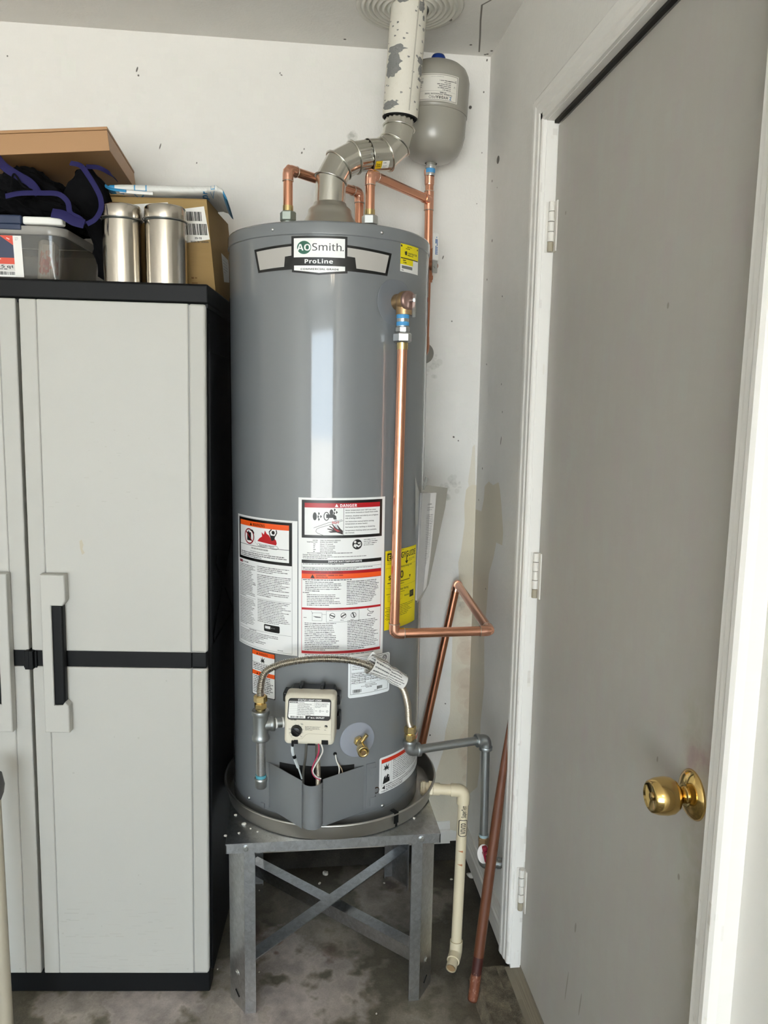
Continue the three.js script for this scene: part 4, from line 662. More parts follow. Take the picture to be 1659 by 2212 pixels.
// ================================================================ VENT
{
  // old double-wall vent, white paint flaking to grey metal
  const top = V(-.2685, H, .262), bot = V(-.2858, 2.146, .256), L = top.distanceTo(bot), R = .0437;
  const paint = canvasTex(1024, 1024, (x, w, h) => {
    x.fillStyle = '#dcd7ca'; x.fillRect(0, 0, w, h); const r = mulberry(61);
    for (let i = 0; i < 900; i++) { x.globalAlpha = .25; x.fillStyle = r() < .5 ? '#e6e2d6' : '#c9c3b4'; x.fillRect(r() * w, r() * h, 2 + r() * 8, 4 + r() * 18); } x.globalAlpha = 1;
    const flake = (cx, cy, a, b) => { const pts = []; for (let k = 0; k < 22; k++) { const t = k / 22 * 6.283; const s = .72 + r() * .5; pts.push([cx + Math.cos(t) * a * s, cy + Math.sin(t) * b * s]); } poly(x, pts, '#7f7f7d'); for (let i = 0; i < 40; i++) { x.globalAlpha = .35; x.fillStyle = r() < .5 ? '#9a9995' : '#646462'; x.fillRect(cx + (r() - .5) * a * 1.3, cy + (r() - .5) * b * 1.3, 3 + r() * 16, 2 + r() * 6); } x.globalAlpha = 1; };
    // u: .25 = towards the camera's right, see the lathe start; spots are set for the camera side
    for (const [u, v, a, b] of [[.885, .46, 100, 34], [.87, .52, 60, 40], [.875, .57, 90, 70], [.865, .64, 80, 60], [.86, .935, 90, 46], [.155, .52, 56, 30], [.165, .60, 40, 56], [.16, .68, 36, 16], [.10, .09, 40, 50], [.93, .05, 60, 34], [.14, .17, 16, 22], [.15, .26, 10, 14], [.15, .36, 10, 10], [.13, .75, 8, 10], [.09, .5, 8, 8], [.06, .64, 8, 5]]) flake(u * w, v * h, a, b);
    for (let i = 0; i < 60; i++) flake(r() * w, r() * h, 2 + r() * 4, 2 + r() * 6);
  });
  const o = thing('vent_pipe', 'old vent pipe with flaking white paint between ceiling and elbow', 'vent pipe', [bot.x, bot.y, bot.z]);
  const g = lathe([[R, 0], [R, L]], bot, top.clone().sub(bot), 64);
  part('outer_pipe', g, mat('#ffffff', .6, 0, { map: paint, bumpMap: paint, bumpScale: .0012 }), o);
  part('pipe_seam', rod(bot.clone().add(V(.016, .006, R - .0030)), top.clone().add(V(.018, -.002, R - .0036)), .0016, 8), mat('#b5b0a4', .6), o);
  part('inner_sleeve', lathe([[R - .008, .03], [R - .008, -.001], [R - .003, -.001], [R - .003, .03]], bot, top.clone().sub(bot), 40), M.hole, o);
  // adjustable elbows: straight gores with rolled beads between
  const zz = u => .31 - .055 * (u - 712) / 152, S = [[712, 462], [713, 430], [715, 388.5], [732, 357], [765, 340], [796, 335.5], [832, 333.5], [853, 313], [862, 277], [864, 246]].map(([u, v]) => pz(u, v, zz(u)));
  const e = thing('vent_elbow', 'shiny galvanized vent elbows joining the draft hood to the old pipe', 'vent elbow', [S[0].x, S[0].y, S[0].z]);
  const shiny = mat('#d6d4cb', .2, 1), r0 = .0362;
  const plane = S.map((p, i) => { const a = i ? p.clone().sub(S[i - 1]).normalize() : null, b = i < S.length - 1 ? S[i + 1].clone().sub(p).normalize() : null; return a && b ? a.add(b).normalize() : (a || b); });
  const section = (i, d, r, k) => { const n = plane[i]; let A = V(0, 0, 1).addScaledVector(d, -d.z).normalize(), B = d.clone().cross(A); const out = []; for (let j = 0; j <= k; j++) { const t = j / k * Math.PI * 2, q = A.clone().multiplyScalar(Math.cos(t) * r).addScaledVector(B, Math.sin(t) * r); const s = -q.dot(n) / d.dot(n); out.push([S[i].clone().add(q).addScaledVector(d, s), q.clone().normalize()]); } return out; };
  const K = 64;
  for (let i = 0; i < S.length - 1; i++) {
    const d = S[i + 1].clone().sub(S[i]).normalize(), crimp = i === 4 || i === 8, r = crimp ? r0 - .001 : r0 + (i > 4 ? .0012 : 0);
    const a = section(i, d, r, K), b = section(i + 1, d, r, K), pos = [], nor = [], idx = [], uv = [];
    for (let j = 0; j <= K; j++) for (const [q, t] of [[a[j], 0], [b[j], 1]]) { const w = crimp && j % 4 < 2 ? 1 - .055 * (i === 8 ? t * .6 + .5 : 1) : 1; const c = S[i + t]; const p = q[0].clone().sub(c).multiplyScalar(w).add(c); pos.push(p.x, p.y, p.z); nor.push(q[1].x, q[1].y, q[1].z); uv.push(j / K, t); }
    for (let j = 0; j < K; j++) { const m = j * 2; idx.push(m, m + 2, m + 1, m + 1, m + 2, m + 3); }
    const gg = new THREE.BufferGeometry(); gg.setAttribute('position', new THREE.Float32BufferAttribute(pos, 3)); gg.setAttribute('normal', new THREE.Float32BufferAttribute(nor, 3)); gg.setAttribute('uv', new THREE.Float32BufferAttribute(uv, 2)); gg.setIndex(idx); if (crimp) { gg.deleteAttribute('normal'); gg.computeVertexNormals(); }
    part(crimp ? 'crimped_end' : 'gore', gg, shiny, e);
  }
  for (const i of [2, 3, 4, 6, 7, 8]) { const d = plane[i].clone(), c = section(i, S[i + 1].clone().sub(S[i]).normalize(), r0 + (i > 4 ? .0026 : .0016), 48).map(q => q[0]); c.pop(); const cv = new THREE.CatmullRomCurve3(c, true); part('bead', new THREE.TubeGeometry(cv, 72, .0022, 8, true), shiny, e); }
  part('joint_edge', new THREE.TubeGeometry(new THREE.CatmullRomCurve3(section(5, S[6].clone().sub(S[5]).normalize(), r0 + .0014, 40).map(q => q[0]).slice(0, 40), true), 60, .0009, 6, true), shiny, e);
  for (const [u, v] of [[718, 433], [802, 333], [816, 338], [833, 337]]) { const q = pz(u, v, zz(u) + r0 - .001); part('screw', lathe([[0, .003], [.003, .002], [.0035, 0]], q, V(.1, -.1, 1), 12), M.zinc, e); }
  const vt = canvasTex(280, 110, (x, w, h) => { x.fillStyle = '#e8e6e0'; x.fillRect(0, 0, w, h); x.fillStyle = '#e9c414'; x.fillRect(0, 0, 130, h); txt(x, 'Easy', 14, 58, 44, '#1a1608', { stretch: 78 }); x.fillStyle = '#1a1608'; x.fillRect(14, 68, 84, 10); x.fillRect(108, 10, 8, 70); greek(x, 150, 20, 110, 1, 20, 10, 3); greek(x, 150, 60, 110, 2, 20, 16, 4, '#aaa'); });
  // sticker curved on the underside front of the straight section
  { const d = S[6].clone().sub(S[5]).normalize(), A = V(0, 0, 1).addScaledVector(d, -d.z).normalize(), B = A.clone().cross(d).normalize(); if (B.y > 0) B.negate(); const g2 = new THREE.PlaneGeometry(1, 1, 4, 10), p = g2.attributes.position, uv = g2.attributes.uv, nn = g2.attributes.normal; for (let i = 0; i < p.count; i++) { const t = .68 + (1 - uv.getY(i)) * .55, n = A.clone().multiplyScalar(Math.cos(t)).addScaledVector(B, Math.sin(t)), q = S[5].clone().addScaledVector(d, .004 + .036 * uv.getX(i)).addScaledVector(n, r0 + .0019); p.setXYZ(i, q.x, q.y, q.z); nn.setXYZ(i, n.x, n.y, n.z); } part('sticker', g2, sticker(vt, .4), e, 'yellow and white sticker'); }
  // ceiling plate with pressed rings
  const c = thing('vent_collar', 'round white ceiling collar with pressed rings around the vent pipe', 'collar', [-.268, H - .02, .24]);
  const prof = [[.047, .014]]; for (let i = 0; i <= 40; i++) { const r = .05 + i / 40 * .077; prof.push([r, .0125 - i / 40 * .006 + (Math.cos((r - .05) / .0125 * Math.PI * 2) * .003) * (r < .118 ? 1 : .2)]); } prof.push([.129, .006], [.131, .003], [.131, 0]);
  const at = V(-.2655, H, .246), cw = mat('#d9d6cc', .5);
  part('plate', lathe(prof, at, V(0, -1, 0), 80), cw, c);
  for (const a of [.9, 2.6, 4.5, 5.9]) part('screw', lathe([[0, .0095], [.004, .0085], [.005, .006]], at.clone().add(V(Math.cos(a) * .118, 0, Math.sin(a) * .118)), V(0, -1, 0), 14), mat('#8c887f', .5, .5), c);
}
// ================================================================ RELIEF VALVE DISCHARGE PIPE
{
  const x = -.300, z = .5285, o = thing('discharge_pipe', 'copper discharge pipe dropping from the relief valve and bending to the wall', 'pipe', [x, .92, z]);
  const h = .9235, P0 = V(-.3085, 1.575, z + .0035), P1 = V(-.3145, h, z + .0035), P2 = V(-.085, h, z - .004), P3 = V(-.060, h, .046), P4 = V(-.163, .372, .046);
  const top = V(-.3085, 1.64, z + .004);
  run(o, [P0, P1, P2, P3], { fit: .024 });
  { // last leg, older and darker, with its elbow
    part('old_pipe', rod(P3, P4, CR, 24), M.copperDark, o, 'dark tarnished copper pipe');
    const d = P4.clone().sub(P3).normalize(), a = P3.clone().lerp(P2, .05), b = P3.clone().addScaledVector(d, .024); part('elbow', sweep(roundPath([a, P3, b], .016, 8), CR * 1.13, 24), M.copperFit, o);
  }
  part('brass_adapter', rod(P0.clone().add(V(0, -.004, 0)), P0.clone().add(V(0, .012, 0)), .0126, 24), M.brass, o);
  const u = part('union', [hex(P0.clone().add(V(0, .011, 0)), UPV, .0205, .0215, .52), hex(P0.clone().add(V(0, .0325, 0)), UPV, .0165, .0125, .3, 8)], M.zinc, o, 'zinc hex union');
  part('nipple', rod(P0.clone().add(V(0, .043, 0)), P0.clone().add(V(0, .076, 0)), .0134, 28), M.zinc, u);
  for (const y of [.0470, .0625]) part('thread_tape', lathe([[.0134, 0], [.0142, .001], [.0142, .0075], [.0134, .0085]], P0.clone().add(V(0, y, 0)), UPV, 28), M.tape, u);
}
// ================================================================ GAS PIPING
{
  const tz = .603, tx = -.6195;
  const o = thing('gas_drip_leg', 'galvanized gas tee with capped drip leg beside the control box', 'pipe fitting', [tx, .59, tz]);
  const t = y => V(tx, y, tz);
  part('tee', [lathe([[.0180, -.035], [.0195, -.033], [.0195, -.025], [.0165, -.021], [.0165, .021], [.0195, .025], [.0195, .033], [.0180, .035], [.011, .035]], t(.742), UPV, 32), rod(t(.742), V(tx + .022, .742, tz - .004), .0145, 28), lathe([[.0145, 0], [.0165, .002], [.0165, .010], [.011, .011]], V(tx + .020, .742, tz - .004), V(1, 0, -.2), 28)], M.ironFit, o);
  part('side_nipple', [rod(V(tx + .03, .742, tz - .006), V(tx + .060, .742, tz - .013), .0108, 24)], M.galvPipe, o);
  part('thread_tape', [rod(V(tx + .0315, .742, tz - .0063), V(tx + .0345, .742, tz - .007), .0118, 24), rod(V(tx + .047, .742, tz - .0099), V(tx + .050, .742, tz - .0105), .0118, 24)], M.white, o);
  part('drip_pipe', rod(t(.622), t(.715), .0105, 28), M.galv, o);
  part('dope', [rod(t(.6175), t(.6255), .0118, 24)], M.dope, o, 'teal pipe sealant');
  part('cap', lathe([[0, -.024], [.010, -.024], [.0128, -.021], [.0132, -.008], [.0145, -.006], [.0145, 0], [.0115, .001]], t(.6175), UPV, 32), M.galvPipe, o);
  // flexible connector
  const f = thing('gas_hose', 'corrugated stainless gas hose arching in front of the heater', 'hose', [tx, .775, tz]);
  const ex = -.2645, ez = .4885, ey = .613;
  const hexNut = (x, y, z, a, b) => [hex(V(x, y, z), UPV, .0142, a, .2), hex(V(x, y + a + .0015, z), UPV, .0150, b, .5), rod(V(x, y - .008, z), V(x, y + a + b, z), .0098, 20)];
  part('flare_nut', hexNut(tx, .780, tz, .013, .017), M.brass, f); part('flare_nut', hexNut(ex, ey + .03, ez, .014, .018), M.brass, f);
  const path = smooth([V(tx, .8115, tz), V(tx + .001, .832, tz + .002), pz(573, 1452, .606), pz(600, 1437, .608), pz(645, 1427, .612), pz(705, 1423, .612), pz(765, 1428, .606), pz(805, 1441, .598), pz(842, 1459, .582), pz(868, 1484, .56), pz(880, 1520, .53), pz(883, 1556, .503), V(ex, ey + .0635, ez)], 1400);
  part('hose_body', ribbed(sweep(path, s => .0072 + Math.sin(s * 1500) * .0011, 16)), M.flex, f);
  // paper tag rolled round the hose
  const tag = canvasTex(512, 256, (x, w, h) => { x.fillStyle = '#edebe6'; x.fillRect(0, 0, w, h); greek(x, 20, 8, 470, 17, 15, 6, 8, '#555', .85); x.fillStyle = '#f1efea'; x.fillRect(240, 0, 14, h); });
  const p0 = pz(797, 1436, .604), p1 = pz(874, 1474, .566), ax = p1.clone().sub(p0), len = ax.length(); ax.normalize();
  const g = new THREE.PlaneGeometry(1, 1, 36, 30), p = g.attributes.position, uv = g.attributes.uv, A = V(0, 1, 0).addScaledVector(ax, -ax.y).normalize(), B = ax.clone().cross(A);
  for (let i = 0; i < p.count; i++) { const s = uv.getX(i), t0 = uv.getY(i) * 7.0 - 1.2, pinch = 1 - .26 * Math.exp(-(((s - .55) / .10) ** 2)) - .06 * Math.sin(s * 9), rr = (.0158 + .0028 * Math.sin(t0 * 1.3 + s * 3)) * pinch * (1.28 - .42 * s), q = p0.clone().addScaledVector(ax, s * len).addScaledVector(A, Math.cos(t0) * rr * 1.12).addScaledVector(B, Math.sin(t0) * rr * .85); q.addScaledVector(A, uv.getY(i) > .88 ? (uv.getY(i) - .88) * .05 : 0); p.setXYZ(i, q.x, q.y, q.z); }
  g.computeVertexNormals();
  const tg = single('hose_tag', g, sticker(tag, .55), 'crumpled white printed paper tag rolled around the gas hose', 'tag');
  // steel pipe run to the wall valve
  const gp = thing('gas_pipe', 'grey steel gas pipe with threaded elbows running down to the floor valve', 'pipe', [-.06, .3, .442]);
  const E1 = V(ex, ey, ez), E2 = V(-.062, ey + .001, .443), vx = -.0585, E3 = V(vx, .352, .4425);
  const elb = (a, c, b) => { const da = a.clone().sub(c).normalize(), db = b.clone().sub(c).normalize(); return [sweep(roundPath([c.clone().addScaledVector(da, .026), c, c.clone().addScaledVector(db, .026)], .02, 10), .0142, 28), lathe([[.0142, 0], [.0168, .001], [.0168, .009], [.0145, .010], [.009, .010]], c.clone().addScaledVector(da, .018), da, 28), lathe([[.0142, 0], [.0168, .001], [.0168, .009], [.0145, .010], [.009, .010]], c.clone().addScaledVector(db, .018), db, 28)]; };
  part('elbow', elb(E1.clone().add(V(0, .1, 0)), E1, E2), M.ironFit, gp); part('elbow', elb(E1, E2, E3), M.ironFit, gp);
  part('horizontal_pipe', rod(E1, E2, .0106, 28), M.galvPipe, gp); part('drop_pipe', rod(E2, E3, .0106, 28), M.galvPipe, gp);
  part('thread_tape', [rod(E3.clone().add(V(0, -.003, 0)), E3.clone().add(V(0, .004, 0)), .0119, 24)], mat('#9fb4bb', .6), gp);
  const v = thing('gas_shutoff', 'brass gas shutoff with red handle on the pipe stub behind the wooden stick', 'valve', [vx, .27, .4425]);
  part('valve_body', [rod(V(vx, .300, .4425), V(vx, .349, .4425), .0128, 24), hex(V(vx, .332, .4425), UPV, .0145, .016)], M.bronze, v);
  part('valve_elbow', sweep(roundPath([V(vx, .305, .4425), V(vx, .272, .4425), V(-.03, .272, .4425)], .02, 10), .0125, 24), M.ironFit, v);
  part('wall_stub', [rod(V(-.035, .272, .4425), V(.01, .272, .4425), .0125, 24), rod(V(-.02, .272, .4425), V(-.012, .272, .4425), .0143, 20)], M.galvPipe, v);
  const hd = part('valve_tag', lathe([[0, .001], [.027, .001], [.027, 0], [0, 0]], V(0, 0, 0), V(0, 0, 1), 40).applyMatrix4(new THREE.Matrix4().makeScale(.62, 1, 1)).rotateZ(.12).translate(vx - .002, .309, .4565), mat('#e9e5e0', .4), v, 'white oval plate');
  part('handle', [box(-.0068, .0068, -.024, .022, 0, .012, .004).rotateZ(.22).translate(vx + .002, .313, .4575), rod(V(vx + .004, .314, .458), V(vx + .004, .314, .473), .011, 8)], M.red, v, 'dark red plastic handle');
  part('handle_screw', lathe([[0, .001], [.005, .001], [.005, 0]], V(vx + .004, .314, .4732), V(0, 0, 1), 20), M.brass, v);
}
// ================================================================ CREAM PLASTIC DRAIN PIPE
{
  const A = V(-.200, .466, .402), B = V(-.108, .462, .414), C = V(-.1275, .044, .466), D = V(-.1515, .036, .517), r = .0136;
  const o = thing('plastic_drain_pipe', 'cream plastic drain pipe dropping from the pan to the floor', 'pipe', [C.x, .01, C.z]);
  const ab = B.clone().sub(A).normalize();
  part('pan_fitting', [hex(A, ab, .0195, .013, .2), rod(A.clone().addScaledVector(ab, -.02), A.clone().addScaledVector(ab, .03), .0158, 28)], M.cpvc, o);
  part('pan_nut', hex(A.clone().addScaledVector(ab, -.017), ab, .019, .010, 0, 8), M.cpvc, o);
  part('short_pipe', rod(A, B, r, 28), M.cpvc, o);
  const el = (a, c, b, f) => { const da = a.clone().sub(c).normalize(), db = b.clone().sub(c).normalize(); return [sweep(roundPath([c.clone().addScaledVector(da, f), c, c.clone().addScaledVector(db, f)], .018, 10), r * 1.22, 32)]; };
  part('elbow', el(A, B, C, .034), M.cpvc, o); part('elbow', el(B, C, D, .030), M.cpvc, o);
  const pt = canvasTex(128, 1024, (x, w, h) => { x.fillStyle = '#ddd0b2'; x.fillRect(0, 0, w, h); x.save(); x.translate(80, 0); x.rotate(-Math.PI / 2); txt(x, 'VIVID', -262, 8, 26, '#2b241a', { stretch: 70 }); x.strokeStyle = '#2b241a'; x.lineWidth = 4; x.beginPath(); x.roundRect(-276, -20, 100, 36, 10); x.stroke(); txt(x, 'SuperTemp CPVC', -160, 8, 26, '#2b241a', { stretch: 130 }); txt(x, '1"', -8, 8, 22, '#2b241a'); x.restore(); for (const yy of [370, 455]) { x.fillStyle = '#b5764e'; poly(x, [[60, yy], [82, yy - 4], [82, yy + 10], [70, yy + 4]], '#b5764e'); } });
  { const d = C.clone().sub(B), L = d.length(); const g = new THREE.CylinderGeometry(r, r, L, 32, 1, false); g.rotateY(Math.PI * .78).translate(0, L / 2, 0); const gg = orient(g, C, d.clone().negate()); part('drop_pipe', gg, mat('#ffffff', .42, 0, { map: pt }), o, 'cream pipe with printed lettering'); }
  const dd = D.clone().sub(C).normalize();
  part('outlet_shade', lathe([[0, .051], [r - .0022, .051]], C, dd, 28), mat('#8f7350', .7), o);  // darker disc stands in for the shade inside the open pipe end
  part('outlet', [lathe([[r, 0], [r, .054], [r - .0025, .054], [r - .0025, .0]], C, dd, 32)], M.cpvc, o);
}
// ================================================================ LEANING WOODEN HANDLE
{
  const wood = canvasTex(256, 1024, (x, w, h) => { x.fillStyle = '#643821'; x.fillRect(0, 0, w, h); const r = mulberry(91); for (let i = 0; i < 900; i++) { x.globalAlpha = .16; x.fillStyle = r() < .55 ? '#4a2614' : '#7d4a2b'; x.fillRect(r() * w, r() * h, 1 + r() * 3, 30 + r() * 160); } x.globalAlpha = 1; x.fillStyle = '#421a14'; x.fillRect(0, h - 150, w, 70); x.fillStyle = '#7a4630'; x.fillRect(0, h - 88, w, 88); for (let i = 0; i < 160; i++) { x.globalAlpha = .4; x.fillStyle = r() < .6 ? '#c9b1a0' : '#5b2a1c'; x.fillRect(r() * w, h - 100 + r() * 90, 2 + r() * 5, 2 + r() * 7); } x.globalAlpha = 1; for (const [a, b] of [[128, 300], [60, 520]]) disc(x, a, b, 4, '#3a1a0c', null, 0, 9); });
  const a = V(-.1085, .006, .583), b = V(-.0045, .690, .457);
  const o = thing('wooden_stick', 'reddish brown wooden stick leaning beside the door casing', 'stick', [a.x, 0, a.z]);
  const pts = Array.from({ length: 25 }, (_, i) => a.clone().lerp(b, i / 24)), g = sweep(pts, (s, i) => i < 15 ? .0128 : .0128 - .0095 * ((i - 15) / 9) ** 1.3, 24);
  { const uv = g.attributes.uv, L = a.distanceTo(b); for (let i = 0; i < uv.count; i++) uv.setY(i, uv.getY(i) / L); }
  part('shaft', g, mat('#ffffff', .5, 0, { map: wood }), o);
  part('end', lathe([[.0128, 0], [.0115, .004], [.006, .006], [0, .0062]], a, a.clone().sub(b), 24), mat('#673826', .7), o);
}
// ================================================================ MANUAL IN A PLASTIC POUCH
{
  const zf = u => .432 - (u - 900) / 70 * .10, Q = (u, v, dz = 0) => pz(u, v, zf(u) + dz);
  const bt = canvasTex(256, 1024, (x, w, h) => { x.fillStyle = '#dedbd8'; x.fillRect(0, 0, w, h); greek(x, 70, 110, 160, 1, 20, 14, 1, '#777'); greek(x, 60, 150, 170, 2, 24, 9, 2, '#777'); greek(x, 50, 230, 170, 30, 19, 8, 3, '#777', .8); });
  const o = thing('manual_pouch', 'clear plastic pouch with printed manual hanging on the tank side', 'pouch', [Q(912, 1180).x, Q(912, 1290).y, Q(912, 1180).z]);
  part('booklet', slab([Q(913, 1066), Q(943, 1064), Q(936, 1140), Q(930, 1200), Q(921, 1268), Q(901, 1298), Q(904, 1230), Q(908, 1150)], V(-.004, 0, -.009)), mat('#dcd8d4', .6), o, 'stack of white printed pages');
  part('booklet_page', quad(Q(918, 1067, .001), Q(943, 1065, .001), Q(924, 1240, .001), Q(911, 1270, .001)), sticker(bt, .6), o);
  part('pouch', slab([Q(912, 1054, -.006), Q(924, 1048, -.006), Q(967, 1054, -.006), Q(962, 1095, -.006), Q(952, 1140, -.006), Q(940, 1195, -.006), Q(926, 1262, -.006), Q(912, 1290, -.006), Q(901, 1303, -.006)], V(-.001, 0, -.0006)), mat('#c9c5ba', .5, 0, { transmission: .45, thickness: 0 }), o, 'clear plastic bag');
  part('front_film', slab([Q(910, 1062, .0035), Q(930, 1066, .0035), Q(926, 1150, .0035), Q(914, 1280, .0035), Q(900, 1300, .0035), Q(903, 1200, .0035)], V(0, 0, -.0003)), mat('#f4f4f4', .12, 0, { transmission: .96, thickness: 0 }), o);
  part('flap', [slab([Q(914, 1058), Q(920, 1030, .004), Q(925, 1034, .004), Q(917, 1058)], V(-.001, 0, -.002)), slab([Q(897, 1030, .008), Q(905, 1062, .006), Q(903, 1130, .006), Q(897, 1140, .008)], V(0, 0, -.0003))], mat('#d8d8d4', .2, 0, { transmission: .6, thickness: 0 }), o);
}

// ================================================================ STORAGE CABINET (stands a little askew)
const CAB = new THREE.Object3D(); CAB.position.set(-.7535, 0, .5); CAB.rotation.set(0, -.087, -.0105); CAB.updateMatrixWorld();
const CT = 1.702;                                      // top of the cabinet, in its own frame
const cab = (x, y, z) => V(x, y, z).applyMatrix4(CAB.matrixWorld);
{
  const o = thing('storage_cabinet', 'tall light grey plastic cabinet with black frame and two long doors', 'cabinet', [CAB.position.x, 0, CAB.position.z]); o.rotation.copy(CAB.rotation); LOCAL.add(o);
  const W = .803, D = .405, grain = dataTex(256, 256, (u, v, x, y) => { const k = 128 + (n1(x / 1.6, y / 1.6) - .5) * 120; return [k, k, k]; }, false); grain.repeat.set(10, 10);
  const scuff = canvasTex(512, 1024, (x, w, h) => { x.fillStyle = '#bab8b1'; x.fillRect(0, 0, w, h); const r = mulberry(44); for (let i = 0; i < 60; i++) { x.globalAlpha = .06 + r() * .14; x.fillStyle = '#8b867b'; const yy = h * (.74 + r() * .25); x.fillRect(r() * w * .8, yy, 8 + r() * 50, 1 + r() * 2.5); } for (let i = 0; i < 12; i++) { x.globalAlpha = .25; x.fillStyle = '#8b867b'; x.fillRect(r() * w, r() * h, 3 + r() * 5, 2 + r() * 3); } x.globalAlpha = .5; for (let i = 0; i < 40; i++) { x.globalAlpha = .12; x.fillStyle = '#9b9384'; x.fillRect(r() * w * .8 + 20, h * .93 + r() * h * .06, 20 + r() * 60, 1.5); } x.globalAlpha = 1; });
  const scuffUp = canvasTex(512, 1024, (x, w, h) => { x.fillStyle = '#bab8b1'; x.fillRect(0, 0, w, h); const r = mulberry(45); for (let i = 0; i < 26; i++) { x.globalAlpha = .2; x.fillStyle = '#958f83'; x.fillRect(r() * w, h * (.3 + r() * .3), 4 + r() * 16, 1 + r() * 2); } x.globalAlpha = .8; poly(x, [[122, 690], [130, 684], [136, 700], [132, 712], [140, 724], [130, 730], [124, 712]], '#b6ab93'); x.globalAlpha = 1; });
  const grey = mat('#bab8b1', .48, 0, { bumpMap: grain, bumpScale: .0002 }), greyLow = mat('#ffffff', .48, 0, { map: scuff, bumpMap: grain, bumpScale: .0002 }), greyUp = mat('#ffffff', .48, 0, { map: scuffUp, bumpMap: grain, bumpScale: .0002 }), blk = mat('#0e0f10', .5, 0, { specularIntensity: .45 }), blkSide = mat('#0b0c0e', .55, 0, { specularIntensity: .4 });
  part('carcass', [box(-W, 0, .018, CT - .04, -D, -.034, .004), box(-W + .02, -.006, 0, .02, -D + .02, -.03)], blkSide, o, 'black cabinet body');
  part('top', [box(-W - .006, .006, CT - .042, CT, -D - .004, -.004, .006), box(-W - .003, .003, CT - .05, CT - .04, -D, -.01)], blk, o, 'black top');
  part('plinth', box(-W, 0, .0, .058, -.06, -.012, .004), blk, o, 'black base strip');
  part('side_rib', [box(-.002, .004, .05, 1.62, -.05, -.03), box(-.002, .004, .05, 1.62, -D, -D + .02), box(-.002, .004, .80, .88, -D, -.03), box(-.002, .004, 1.56, 1.62, -D, -.03)], blkSide, o);
  for (const [k, s] of [[-.043, 1], [-.0, -1]]) part('side_rib', box(-.002, .0035, -.16, .16, -.012, .012).rotateX(s * .95).translate(0, .98, -.2 + k), blkSide, o);
  for (const side of [0, 1]) {                        // 0 = right door, 1 = left door
    const X = x => side ? -W - x : x, bx = (a, b, ...q) => side ? box(X(b), X(a), ...q) : box(a, b, ...q);
    const d = part('door', [bx(-.396, -.004, .06, .8380, -.034, -.0022), bx(-.396, -.004, .8380, .8760, -.034, -.019), bx(-.396, -.004, .8760, CT - .045, -.034, -.0022)], mat('#8e8d89', .6), o);
    for (const [y0, y1, m] of [[.876, CT - .043, greyUp], [.060, .838, greyLow]]) {
      part('panel', bx(-.361, -.0375, y0, y1, -.02, 0, .003), m, d); part('stile', bx(-.398, -.3616, y0, y1, -.02, 0, .003), grey, d); part('stile', bx(-.0369, 0, y0, y1, -.02, -.0004, .006), grey, d);
    }
    part('band', [bx(-.397, -.0375, .8385, .8755, -.02, -.004), bx(-.037, -.001, .8385, .8755, -.02, -.003, .004)], blk, d, 'black middle band');
    const shp = new THREE.Shape([[-.362, 1.056], [-.314, 1.056], [-.313, 1.0], [-.319, .991], [-.345, .991], [-.345, .752], [-.322, .752], [-.318, .758], [-.3125, .752], [-.3125, .692], [-.362, .692]].map(([a, b]) => new THREE.Vector2(X(a), b)));
    part('handle', new THREE.ExtrudeGeometry(shp, { depth: .018, bevelEnabled: true, bevelSize: .003, bevelThickness: .003, bevelSegments: 3 }).translate(0, 0, .004), grey, d, 'grey pull handle');
    part('handle_grip', bx(-.3445, -.318, .7525, .990, .0, .0215, .006), blk, d, 'black handle grip');
    part('latch', [bx(-.402, -.392, .834, .878, -.004, .012, .002), bx(-.391, -.387, .836, .874, -.004, .003)], blk, d);
  }
}
// ================================================================ THINGS ON THE CABINET
// --- steel canisters
const canSteel = mat(new THREE.Color(.60, .56, .50), .17, 1), canRing = mat('#5c605f', .35, .8);
for (const [x, z, r, h, label] of [[-.9235, .412, .0420, .1695, 'brushed steel canister beside the plastic tote'], [-.8290, .416, .0450, .1710, 'brushed steel canister in front of the carton barcode']]) {
  const base = V(x, CT - .004, z); { const l = base.clone().applyMatrix4(CAB.matrixWorld.clone().invert()); base.y = cab(l.x, CT, l.z).y; }
  const o = thing('canister', label, 'canister', [base.x, base.y, base.z], 'steel canisters on the cabinet');
  part('can_body', lathe([[0, 0], [r - .002, 0], [r, .002], [r, h - .034], [r - .001, h - .032]], base, UPV, 64), canSteel, o);
  const lid = part('lid', lathe([[r - .002, h - .029], [r + .0004, h - .028], [r + .0004, h - .004], [r - .003, h], [0, h + .001]], base, UPV, 64), canSteel, o);
  part('gasket', ring(base.clone().add(V(0, h - .0305, 0)), UPV, r - .0012, .0028, 64), canRing, o, 'dark rubber seal');
  part('wire_bail', ring(base.clone().add(V(-.001, h - .0285, 0)), V(.03, 1, .02), r + .0032, .0011, 64), M.steel, lid);
}
